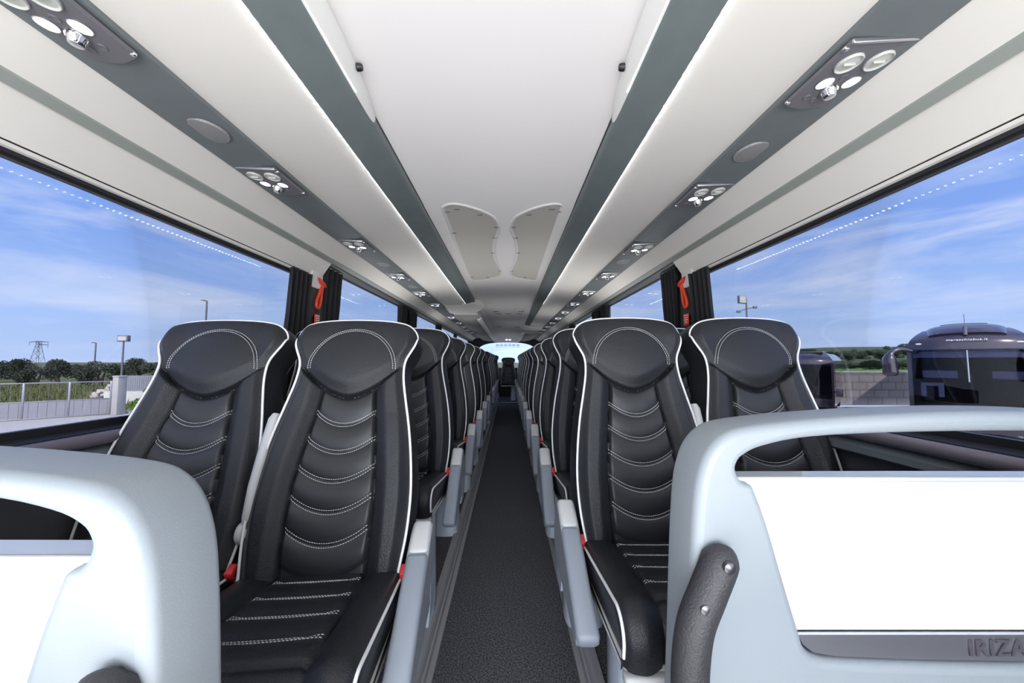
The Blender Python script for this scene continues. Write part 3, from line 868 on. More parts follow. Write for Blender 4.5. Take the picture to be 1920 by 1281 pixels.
for k, x in enumerate((-.97, -.47, .05, .56, .99)):
    o = seat(protoW, x, 10.75, 6, 'black leather seat on the rear bench, ' + ['far left', 'second from the left', 'in the middle facing the aisle', 'second from the right', 'far right'][k], z=.02 if k == 2 else .10)

# ------------------------------------------------------------------ front partitions
PX_AISLE = .36
def offset_loop(loop, d):
    n = len(loop); out = []
    for k in range(n):
        a, b = loop[k - 1], loop[(k + 1) % n]; t = (b - a); t.normalize()
        out.append(loop[k] + Vector((-t.y, t.x)) * d)
    return out
OUTER = [(-.02, -1.09), (-.02, -.8), (-.02, -.63), (-.012, -.5), (-.003, -.34), (.004, -.25), (.012, -.2), (.028, -.158), (.054, -.129), (.096, -.113), (.21, -.1), (.368, -.090), (.525, -.086), (.68, -.09), (.78, -.1), (.82, -.13), (.835, -.2), (.84, -.5), (.84, -.8), (.84, -1.09)]
INNER = [(.552, -.120), (.356, -.1225), (.205, -.130), (.125, -.145), (.089, -.161), (.0775, -.1755), (.0767, -.187), (.084, -.203), (.100, -.2095), (.107, -.220), (.125, -.274), (.1515, -.377), (.171, -.45), (.178, -.472), (.196, -.486), (.2316, -.492), (.356, -.497), (.552, -.50), (.64, -.49), (.67, -.46), (.70, -.35), (.737, -.215), (.75, -.2), (.757, -.185), (.74, -.15), (.65, -.125)]
def partition(s, yf, x_edge, dz, label):
    t = thing('front_partition', (x_edge, yf, EZ + dz - 1.09), label, 'partition', 'grey partitions ahead of the front seats')
    th = .10
    def W(u, z, y): return (s * u, y, z + 1.09)
    outer = [Vector(p) for p in OUTER[:3]] + spline([Vector(p) for p in OUTER[2:18]], 5)[1:] + [Vector(p) for p in OUTER[18:]]
    inner = spline([Vector(p) for p in INNER], 4, True)
    # outer runs clockwise seen from the front; make inward offsets explicit
    def area(l): return sum(l[k - 1].x * l[k].y - l[k].x * l[k - 1].y for k in range(len(l))) / 2
    if area(outer) < 0: outer.reverse()
    if area(inner) < 0: inner.reverse()
    bm_v, bm_f, bm_s = [], [], []
    mb = MB()
    def ring(loop, r, sgn):
        out = []
        for k in range(6):
            a = PI / 2 * k / 5
            out.append((offset_loop(loop, sgn * r * (1 - math.sin(a))), r * (1 - math.cos(a))))
        for k in range(6):
            a = PI / 2 * k / 5
            out.append((offset_loop(loop, sgn * r * (1 - math.cos(a))), th - r * (1 - math.sin(a))))
        return out
    ro = ring(outer, .016, 1); ri = ring(inner, .012, -1)
    for rr in (ro, ri):
        mb.grid([[W(p.x, p.y, y) for p in l] + [W(l[0].x, l[0].y, y)] for l, y in rr])
    for idx, y in ((0, ro[0][1]), (-1, ro[-1][1])):
        bm = bmesh.new(); es = []
        for l in (ro[idx][0], ri[idx][0]):
            vs = [bm.verts.new(W(p.x, p.y, y)) for p in l]
            for k in range(len(vs)): es.append(bm.edges.new((vs[k], vs[(k + 1) % len(vs)])))
        bmesh.ops.triangle_fill(bm, edges=es, use_beauty=True); bm.verts.index_update()
        mb.add([v.co[:] for v in bm.verts], [[v.index for v in f.verts] for f in bm.faces], False); bm.free()
    mb.build('frame', PART_PL, t)
    # white panel under the hand opening
    pl = [(.080, -.204), (.42, -.2035), (.757, -.204), (.737, -.225), (.70, -.35), (.672, -.453), (.172, -.453), (.1515, -.377), (.125, -.274), (.108, -.222)]
    p = MB(); n = len(pl)
    vs = [W(u, z, .018) for u, z in pl] + [W(u, z, .060) for u, z in pl]
    p.add(vs, [tuple(range(n)), tuple(range(n, 2 * n))] + [(k, (k + 1) % n, n + (k + 1) % n, n + k) for k in range(n)], False)
    p.build('white_panel', WHITE_PN, t)
    p = MB(); p.tube([W(.082, -.205, .02), W(.42, -.2045, .018), W(.755, -.205, .02)], .005, 8); p.build('panel_lip', LIGHT_PL, t)
    sp = [(.172, -.455), (.42, -.455), (.670, -.455), (.662, -.472), (.64, -.486), (.552, -.497), (.356, -.494), (.2316, -.489), (.196, -.483), (.180, -.471)]
    p = MB(); n = len(sp)
    vs = [W(u, z, .010) for u, z in sp] + [W(u, z, .05) for u, z in sp]
    p.add(vs, [tuple(range(n)), tuple(range(n, 2 * n))] + [(k, (k + 1) % n, n + (k + 1) % n, n + k) for k in range(n)], False)
    so = p.build('trim_plate', ALU, t)
    letters('lettering', 'IRIZAR', .036, mat('engraved_letter', (.10, .09, .11), .4, metal=.3), so,
            W(.452, -.487, .0085) if s > 0 else W(.66, -.487, .0085), (PI / 2, 0, 0), .0008, space=1.12, offset=.0006)
    # black grab handle with two screws
    h = MB(); path = spline([Vector(W(u, z, y)) for u, z, y in ((.040, -.306, -.004), (.033, -.320, -.014), (.008, -.366, -.020), (-.014, -.414, -.022), (-.024, -.47, -.022), (-.026, -.53, -.022), (-.018, -.62, -.022), (.008, -.70, -.020), (.03, -.76, -.014), (.038, -.775, -.004))], 5)
    n = len(path); rr = [.026 * min(1, .45 + 5 * min(k, n - 1 - k) / n) for k in range(n)]
    h.tube(path, [r * 1.0 for r in rr], 14, True, rx=[r * 1.05 for r in rr])
    ho = h.build('grab_handle', RUBBER, t)
    for u, z in ((.030, -.318), (-.008, -.380)):
        q = MB(); q.lathe([(0, -.0035), (.006, -.003), (.009, -.001), (.0095, .004)], 18, axis='y')
        q.build('screw', mat('dark_screw', (.12, .12, .13), .3, metal=.8), ho, W(u, z, -.043))
    return t
partition(1, .585, PX_AISLE, 0.0, 'pale grey seat partition with white panel and engraved metal strip, at the right')
partition(-1, .385, -.335, -.022, 'pale grey seat partition with white panel, at the left edge')

# ------------------------------------------------------------------ curtains, hammers
def curtain(s, yt0, yt1, yb0, yb1, label, seed, ztop=.535):
    rnd = random.Random(seed); NF = 60; NZ = 24
    ph = rnd.random() * 6; nf = 3.3 + rnd.random()
    mb = MB(); rows = []
    for side in (0, 1):
        g = []
        for j in range(NZ + 1):
            t = j / NZ; z = Zr(ztop) - t * (ztop + .235)
            k = smooth_step(.25, 1, t)
            row = []
            for i in range(NF + 1):
                f = i / NF
                y = (yt0 + (yt1 - yt0) * f) * (1 - k) + (yb0 + (yb1 - yb0) * f) * k
                x = 1.196 + .018 * math.sin(ph + f * nf * 2 * PI + .5 * math.sin(3 * t + ph)) - .004 * math.sin(f * 23 + 2 * t) + side * .003 - .02 * (1 - t) ** 3
                row.append((s * x, y, z))
            g.append(row)
        rows.append(g)
    mb.grid(rows[0]); mb.grid(rows[1])
    for gsel in (0, -1): mb.grid([rows[0][gsel], rows[1][gsel]])
    return tag(mb.build('curtain', CURT), label, 'curtain', 'black window curtains')
for s, nm in ((-1, 'left'), (1, 'right')):
    curtain(s, 1.90, 2.09, 1.84, 2.12, 'gathered black curtain at the rear end of the big %s window' % nm, 1 + s)
    curtain(s, 2.25, 2.47, 2.27, 2.38, 'black curtain at the near end of the second %s window' % nm, 5 + s, .632)
    curtain(s, 3.86, 4.12, 3.84, 4.1, 'black curtain at the far end of the second %s window' % nm, 9 + s, .632)
    curtain(s, 4.28, 4.54, 4.28, 4.54, 'black curtain at the near end of the third %s window' % nm, 12 + s, .632)
    curtain(s, 5.92, 6.2, 5.9, 6.2, 'black curtain at the far end of the third %s window' % nm, 15 + s, .632)
    y = 2.19 if s < 0 else 2.16
    t = thing('emergency_hammer', (s * 1.175, y, Zr(.395)), 'red emergency hammer on the first pillar of the %s side' % nm, 'emergency hammer', 'red emergency hammers')
    b = MB(); lp = spline([Vector((0, a, z)) for a, z in ((.004, .10), (-.012, .04), (-.020, -.02), (-.014, -.05), (0, -.058), (.014, -.048), (.020, -.01), (.016, .04), (.008, .10))], 5)
    t.rotation_euler = (-.28, 0, 0)
    b.tube(lp, .010, 8); b.build('handle', RED, t)
    b = MB(); b.tube([(s * .0, .035, .112), (0, .01, .118), (0, -.03, .122), (0, -.045, .128)], [.013, .017, .015, .010], 10); b.build('head', RED, t)
    b = MB(); b.lathe([(0, -.012), (.006, 0), (.0, .012)], 8, axis='y', cy=-.052, cz=.13); b.build('tip', CHROME, t)
    b = MB(); b.rbox(-.008, .008, -.028, .028, -.13, .10, .004, 2); b.build('bracket', BLACK, t, (s * .014, 0, 0))
    lb = thing('warning_label', (s * 1.172, y - .02, Zr(.262)), 'small red label with white lines below the %s emergency hammer' % nm, 'label', 'red labels below the hammers')
    b = MB(); b.box(-.002, .002, -.028, .028, -.035, .035); b.build('label_sheet', RED, lb)
    b = MB()
    for k, wd in enumerate((.024, .020, .022, .014)): b.box(*sorted((-s * .0021, -s * .003)), -wd, wd, .022 - k * .014, .027 - k * .014)
    b.build('print_lines', WHITE_T, lb)
    b = MB(); b.rbox(-.012, .012, -.10, .10, -.8, .16, .004, 2); o = b.build('pillar_cover_' + nm, BLACK, None, (s * 1.196, 2.18, Zr(.38))); tag(o, kind='structure')

# ------------------------------------------------------------------ outside
GRAVEL = mat('pale_gravel', (.40, .385, .37), .95, noise=.22, nscale=8, bump=.3, bscale=40)
GRASSM = mat('rough_grass', (.085, .095, .035), .95, noise=.6, nscale=.45, bump=.4, bscale=8)
FIELD = mat('green_field', (.10, .19, .04), .95, noise=.3, nscale=.2)
CONC = mat('concrete', (.40, .39, .39), .9, noise=.15, nscale=3)
STEEL = mat('galvanised_steel', (.30, .30, .33), .5, metal=.4, noise=.1, nscale=5)
POLE = mat('grey_pole', (.16, .16, .19), .5, metal=.3)
LEAF_D = mat('olive_leaf', (.040, .050, .030), .8, noise=.45, nscale=1.5)
LEAF_G = mat('fresh_green_leaf', (.10, .18, .02), .7, noise=.4, nscale=4)
LEAF_P = mat('pine_leaf', (.030, .052, .024), .85, noise=.4, nscale=.6)
BARK = mat('bark', (.08, .06, .045), .9, noise=.3, nscale=6)
def blocks():
    m = bpy.data.materials.new('concrete_block_wall'); m.use_nodes = True; nt = m.node_tree; b = nt.nodes['Principled BSDF']
    b.inputs['Roughness'].default_value = .9
    tc = nt.nodes.new('ShaderNodeTexCoord'); mp = nt.nodes.new('ShaderNodeMapping'); mp.inputs['Rotation'].default_value = (PI / 2, 0, 0)
    br = nt.nodes.new('ShaderNodeTexBrick'); br.inputs['Scale'].default_value = 1.0
    br.inputs['Color1'].default_value = (.22, .20, .205, 1); br.inputs['Color2'].default_value = (.26, .235, .235, 1); br.inputs['Mortar'].default_value = (.15, .135, .14, 1)
    br.inputs['Mortar Size'].default_value = .035; br.inputs['Brick Width'].default_value = .84; br.inputs['Row Height'].default_value = .44
    nt.links.new(tc.outputs['Object'], mp.inputs[0]); nt.links.new(mp.outputs[0], br.inputs['Vector']); nt.links.new(br.outputs['Color'], b.inputs['Base Color'])
    return m
g = MB(); g.add([(-60, -60, GROUND), (60, -60, GROUND), (60, 20.2, GROUND), (-60, 17.2, GROUND)], [(0, 1, 2, 3)], False); struct(g, 'ground', GRAVEL)
g = MB(); g.add([(-800, 17.2, GROUND - .03), (12, 17.2, GROUND - .03), (12, 600, GROUND - .03), (-800, 600, GROUND - .03)], [(0, 1, 2, 3)], False); struct(g, 'ground_grass', GRASSM)
g = MB(); g.add([(12, 20.2, GROUND), (800, 20.2, GROUND), (800, 45, GROUND + .9), (800, 600, GROUND + .9), (12, 600, GROUND + .9), (12, 45, GROUND + .9)], [(0, 1, 2, 3, 4, 5)], False); struct(g, 'ground_field', FIELD)
g = MB(); g.add([(-800, -60, GROUND - .03), (-60, -60, GROUND - .03), (-60, 17.2, GROUND - .03), (-800, 17.2, GROUND - .03)], [(0, 1, 2, 3)], False); struct(g, 'ground_verge', GRASSM)

# sliding gate on the left
GA, GB = P(-420, 812, 12.0), P(207, 776, 16.5)
GA = Vector((-24.0, 12.2, GROUND)); GB = Vector((-18.95, 16.5, GROUND))
gd = (GB - GA); gl = gd.length; gd.normalize(); grz = math.atan2(gd.y, gd.x)
gt = thing('sliding_gate', GA, 'long grey metal sliding gate with mesh upper half beside the gravel yard', 'gate', rz=grz)
H = 1.60
b = MB()
x = 0.0
while x < gl:
    b.box(x, min(gl, x + .24), -.02, .02, .06, .74); x += .25
b.build('sheet_panel', STEEL, gt)
b = MB(); b.rbox(0, gl, -.03, .03, H - .05, H, .008, 1); b.rbox(0, gl, -.03, .03, .74, .79, .008, 1); b.rbox(0, gl, -.035, .035, .0, .07, .008, 1); b.build('rail', STEEL, gt)
for k in range(6):
    b = MB(); xx = gl - .05 - k * 1.25; b.rbox(xx - .035, xx + .035, -.035, .035, .05, H, .008, 1); b.build('post', STEEL, gt)
b = MB()
for k in range(int(gl / .25)): b.tube([(k * .25, 0, .79), (k * .25, 0, H - .05)], .004, 4)
b.build('wire_mesh', STEEL, gt)
b = MB(); b.rbox(-.14, .14, -.2, .2, 0, 1.80, .03, 2); b.rbox(-.16, .16, -.22, .22, 1.78, 1.85, .03, 2)
o = b.build('gate_pillar', CONC); o.location = P(221, 777, 16.4); o.location.z = GROUND; tag(o, 'pale concrete pillar at the end of the sliding gate', 'pillar')
def fence_wall():
    t = thing('metal_fence', P(258, 776, 20.5), 'grey ribbed metal fence on a low white wall behind the gate pillar', 'fence')
    t.location.z = GROUND
    b = MB(); b.box(-2.0, 1.9, -.08, .08, 0, .75); b.build('low_wall', mat('white_render', (.62, .60, .57), .9, noise=.1, nscale=3), t)
    b = MB(); x = -1.0
    while x < 1.6: b.box(x, x + .12, -.03, .03, .75, 1.68); x += .13
    b.build('ribbed_sheet', STEEL, t)
fence_wall()
g = MB(); g.rbox(-20.5, -11, 16.75, 16.95, GROUND - .1, GROUND + .12, .02, 2); struct(g, 'trim_21', CONC)

def leaf_blob(mb, c, r, n, size, rnd, flat=1.0):
    for _ in range(n):
        d = Vector((rnd.gauss(0, 1), rnd.gauss(0, 1), rnd.gauss(0, 1))).normalized()
        p = Vector(c) + Vector((d.x * r, d.y * r, d.z * r * flat)) * (rnd.random() ** .35)
        a = Vector((rnd.uniform(-1, 1), rnd.uniform(-1, 1), rnd.uniform(-1, 1))).normalized(); b_ = a.orthogonal().normalized()
        s_ = size * rnd.uniform(.6, 1.4); w = s_ * .45
        mb.add([p - a * s_, p - b_ * w, p + a * s_, p + b_ * w], [(0, 1, 2, 3)], False)
def make_tree(name, kind, seed, leafm, label, cat, group):
    rnd = random.Random(seed)
    t = thing(name, (0, 0, 0), label, cat, group)
    f = MB(); tr = MB()
    if kind == 'olive':
        for k in range(9):
            a = rnd.uniform(0, 2 * PI); rr = rnd.uniform(.2, 1.5)
            leaf_blob(f, (rr * math.cos(a), rr * math.sin(a), rnd.uniform(.9, 2.6)), rnd.uniform(.7, 1.05), 300, .13, rnd, .8)
        tr.tube([(0, 0, 0), (.1, .05, .6), (.3, .1, 1.4), (.5, .1, 2.0)], [.25, .2, .12, .05], 8); tr.tube([(.08, 0, .5), (-.3, .1, 1.2), (-.7, .2, 1.9)], [.15, .1, .04], 6)
    elif kind == 'umbrella':
        for k in range(10):
            a = rnd.uniform(0, 2 * PI); rr = rnd.uniform(.3, 2.0)
            leaf_blob(f, (rr * math.cos(a), rr * math.sin(a), 4.6 + rnd.uniform(-.15, .3)), 1.1, 220, .16, rnd, .45)
        tr.tube([(0, 0, 0), (.05, 0, 2.2), (0, 0, 4.4)], [.22, .16, .1], 8)
        for k in range(5):
            a = k * 1.26; tr.tube([(0, 0, 3.2), (.6 * math.cos(a), .6 * math.sin(a), 3.9), (1.2 * math.cos(a), 1.2 * math.sin(a), 4.5)], [.08, .06, .03], 6)
    else:
        for k in range(12):
            a = rnd.uniform(0, 2 * PI); rr = rnd.uniform(.2, 2.0)
            leaf_blob(f, (rr * math.cos(a), rr * math.sin(a), rnd.uniform(1.0, 4.2)), rnd.uniform(.9, 1.4), 260, .20, rnd, .8)
        tr.tube([(0, 0, 0), (.1, 0, 1.5), (0, .1, 3.5)], [.25, .18, .06], 8)
    f.build('crown', leafm, t, sharp=False); tr.build('trunk', BARK, t)
    return t
prot = [make_tree('olive_tree', 'olive', k, LEAF_D, 'x', 'tree', 'olive trees behind the gate') for k in (1, 2, 3)]
first = set()
def place(pr, loc, sc, rz, label):
    if pr.name in first: o = copy_tree(pr)
    else: o = pr; first.add(pr.name)
    o.location = loc; o.scale = sc; o.rotation_euler = (0, 0, rz); o['label'] = label; return o
ol = [(-60, 672, 40), (-12, 674, 38), (30, 671, 36), (70, 683, 34), (112, 672, 38), (148, 682, 44), (190, 676, 40), (222, 684, 46), (262, 670, 37), (300, 674, 40), (345, 676, 42), (400, 676, 46), (470, 678, 48)]
k = 0
for i, (px, py, Y) in enumerate(ol):
    Y = (35, 41, 47)[i % 3]
    q = P(px, py, Y); h = q.z - GROUND; rz = random.uniform(0, 6)
    place(prot[i % 3], (q.x, Y, GROUND - .05), (.95 * h / 3.2, .95 * h / 3.2, h / 3.2), rz, 'dark olive tree beyond the gate on the left, %s counting from the left' % ORD[i])
bushp = []
for i, (px, py, Y, r) in enumerate(((262, 738, 15.0, .42), (290, 716, 16.1, .62), (322, 708, 14.9, .66), (356, 718, 16.2, .6))):
    rnd = random.Random(50 + i); q = P(px, py, Y)
    t = thing('green_bush', (q.x, Y, GROUND), 'bright green leafy bush beside the gate pillar, %s from the left' % ORD[i], 'bush', 'green bushes by the gate pillar')
    f = MB(); hh = q.z - GROUND
    for _ in range(6): leaf_blob(f, (rnd.uniform(-.4, .4) * r, rnd.uniform(-.3, .3) * r, hh * rnd.uniform(.3, .75)), r * .62, 260, .05, rnd, .8)
    f.build('foliage', LEAF_G, t, sharp=False)
    f = MB(); f.tube([(0, 0, 0), (.02, 0, hh * .6)], [.04, .02], 6); f.build('stem', BARK, t)
# grass tufts in the rough ground behind the gate
rnd = random.Random(3); f = MB()
for _ in range(9000):
    Y = rnd.uniform(17.5, 36); x = -Y * rnd.uniform(.85, 1.75); hgt = rnd.uniform(.08, .34)
    a = rnd.uniform(0, 6.3); w = .05
    f.add([(x - w * math.cos(a), Y - w * math.sin(a), GROUND - .04), (x + w * math.cos(a), Y + w * math.sin(a), GROUND - .04), (x + rnd.uniform(-.1, .1), Y, GROUND + hgt)], [(0, 1, 2)], False)
tag(f.build('wild_grass', mat('wild_grass_blade', (.115, .125, .045), .9, noise=.7, nscale=.35), sharp=False), 'rough wild grass growing behind the gate', 'grass', kind='stuff')
# rocks
ROCK = mat('pale_rock', (.46, .41, .38), .9, noise=.2, nscale=4)
rp = []
for k in range(3):
    bm = bmesh.new(); bmesh.ops.create_icosphere(bm, subdivisions=2, radius=1)
    rr = random.Random(k + 20)
    for v in bm.verts: v.co *= rr.uniform(.8, 1.15)
    me = bpy.data.meshes.new('rock'); bm.to_mesh(me); bm.free(); me.materials.append(ROCK); rp.append(me)
rnd = random.Random(11)
for k in range(34):
    o = bpy.data.objects.new('rock', rp[k % 3]); C.objects.link(o)
    px = rnd.uniform(168, 214); top = 744 - 22 * (px - 165) / 48 * rnd.random() if rnd.random() > .25 else 744
    q = P(px, top, 23 + rnd.uniform(-.5, .8)); r = rnd.uniform(.14, .32)
    o.location = (q.x, q.y, max(GROUND + r * .4, q.z)); o.scale = (r, r * .8, r * .65); o.rotation_euler = (rnd.uniform(-.4, .4), rnd.uniform(-.4, .4), rnd.uniform(0, 6))
    tag(o, 'pale rough rock in the heap behind the gate', 'rock', 'heap of pale rocks behind the gate')
mound = MB(); q = P(192, 745, 23.3)
rows = []
for j in range(9):
    rows.append([(q.x - 1.6 + 3.2 * i / 12, 22.6 + 1.6 * j / 8, GROUND - .05 + .62 * math.sin(PI * j / 8) * math.sin(PI * i / 12) ** .8 * (.5 + .5 * i / 12)) for i in range(13)])
mound.grid(rows); struct(mound, 'ground_mound', GRASSM)

def pole(name, px, py_top, Y, r, label, cat, head):
    q = P(px, py_top, Y); hgt = q.z - GROUND
    t = thing(name, (q.x, Y, GROUND), label, cat)
    b = MB(); b.tube([(0, 0, 0), (0, 0, hgt)], [r, r * .7], 10); b.build('pole', POLE, t)
    head(t, hgt, Y)
    return t
def flood(t, h, Y):
    b = MB(); b.rbox(-.32, .32, -.10, .10, h - .02, h + .36, .02, 2); o = b.build('lamp_housing', POLE, t)
    b = MB(); b.box(-.26, .26, -.115, -.10, h + .04, h + .30); b.build('lamp_glass', mat('pale_lamp_glass', (.5, .5, .47), .3), o)
def street(t, h, Y):
    b = MB(); b.tube([(0, 0, h - .1), (-.1, -.1, h + .02), (-.55, -.15, h + .05)], [.06, .09, .05], 8); b.build('lamp_head', POLE, t)
def flood2(t, h, Y):
    b = MB(); b.rbox(-1.25, -.15, -.12, .12, h - .6, h + .25, .03, 2); o = b.build('lamp_housing', POLE, t); o.rotation_euler = (0, .0, .35)
    b = MB(); b.box(-1.17, -.22, -.135, -.12, h - .53, h + .19); b.build('lamp_glass', mat('pale_lamp_glass', (.5, .5, .47), .3), o)
    b = MB(); b.tube([(-.9, 0, h - 1.45), (0, 0, h - 1.15), (.9, 0, h - 1.0)], .05, 6); b.build('bracket', POLE, t)
    b = MB(); b.rbox(.75, 1.15, -.1, .1, h - 1.12, h - .85, .03, 2); b.rbox(-1.1, -.7, -.1, .1, h - 1.6, h - 1.35, .03, 2); b.build('camera_head', POLE, t)
pole('floodlight_pole', 232, 640, 21.0, .06, 'grey floodlight on a pole beside the gate pillar', 'floodlight', flood)
pole('street_lamp', 388, 564, 40, .12, 'tall thin street lamp rising behind the left window seat', 'street lamp', street)
pole('lamp_post', 180, 643, 55, .12, 'slim distant lamp post above the olive trees', 'street lamp', street)
pole('floodlight_mast', 1399, 560, 38, .13, 'floodlight mast with side brackets beyond the right window', 'floodlight', flood2)
def pylon():
    Y = 150; q = P(73, 640, Y); h = q.z - GROUND
    t = thing('power_pylon', (q.x, Y, GROUND), 'distant lattice power pylon above the trees at the far left', 'pylon')
    b = MB(); lv = [0, .35, .6, .78, .9, 1.0]; w0, w1 = 1.7, .5
    def cn(f, k): w = w0 + (w1 - w0) * min(1, f * 1.15); return Vector((w * (1 if k in (0, 1) else -1), w * (1 if k in (1, 2) else -1), h * f))
    for a, c_ in zip(lv, lv[1:]):
        for k in range(4):
            b.tube([cn(a, k), cn(c_, k)], .10, 4); b.tube([cn(a, k), cn(c_, (k + 1) % 4)], .06, 4); b.tube([cn(c_, k), cn(c_, (k + 1) % 4)], .06, 4)
    b.build('lattice_tower', POLE, t)
    for zz, sx in ((.97, -1), (.97, 1), (.86, 1)):
        b = MB(); b.tube([(0, 0, h * zz), (sx * 4.2, 0, h * zz)], .12, 4); b.tube([(0, 0, h * (zz + .03)), (sx * 4.2, 0, h * zz)], .08, 4); b.tube([(sx * 4.1, 0, h * zz), (sx * 4.1, 0, h * zz - 1.4)], .09, 4)
        b.build('cross_arm', POLE, t)
pylon()

# block wall and hillside on the right
b = MB(); b.box(-9, 30, -.1, .1, 0, 1.87); o = b.build('block_wall', blocks()); o.location = (20, 20, GROUND); tag(o, 'grey concrete block wall behind the parked coaches', 'wall')
b = MB(); b.rbox(-9, 30, -.13, .13, 1.87, 1.93, .01, 1); b.build('coping', CONC, o)
hill = MB(); rows = []
for j in range(14):
    Y = 80 + j * 14
    rows.append([(x, Y, GROUND + .8 + (9.5 * smooth_step(80, 190, Y)) * (.35 + .65 * smooth_step(70, 190, x))) for x in range(40, 420, 20)])
hill.grid(rows); struct(hill, 'ground_hill', mat('hill_scrub', (.055, .075, .03), .95, noise=.5, nscale=.08))
pp = [make_tree('pine_tree', 'bushy', 31 + k, LEAF_P, 'x', 'tree', 'trees on the hillside to the right') for k in range(3)]
up = make_tree('umbrella_pine', 'umbrella', 44, LEAF_P, 'x', 'tree', None)
q = P(1514, 655, 90); place(up, (q.x, 90, GROUND + .8), ((q.z - GROUND - .8) / 5.2,) * 3, 0, 'small lone umbrella pine on the skyline above the minibus'); up['group'] = ''
del up['group']
rnd = random.Random(9); ht = []
for k in range(14):
    px = 1462 + k * 21 + rnd.uniform(-4, 4)
    top = lerp_tab([(1440, 672), (1500, 668), (1530, 661), (1560, 655), (1610, 652), (1640, 656), (1655, 645), (1690, 640), (1740, 640)], px) + rnd.uniform(-1, 4)
    ht.append((px, top, (116, 127, 138)[k % 3]))
for k in range(15): ht.append((1462 + k * 19, 674 + rnd.uniform(-4, 4), (66, 74, 82)[k % 3]))
for i, (px, py, Y) in enumerate(ht):
    q = P(px, py, Y)
    base = GROUND + .8 + (max(0, q.z - EZ) * .35 if Y > 100 else 0); h = max(2.0, q.z - base); w = 1.05 if Y > 100 else .72
    lab = 'dark green tree on the wooded skyline to the right, %s from the left' % ORD[i] if i < 14 else 'dark green tree at the foot of the right hillside, %s from the left' % ORD[i - 14]
    place(pp[i % 3], (q.x, Y, base - .3), (w * 1.15, w * .9, h / 5.0), rnd.uniform(0, 6), lab)

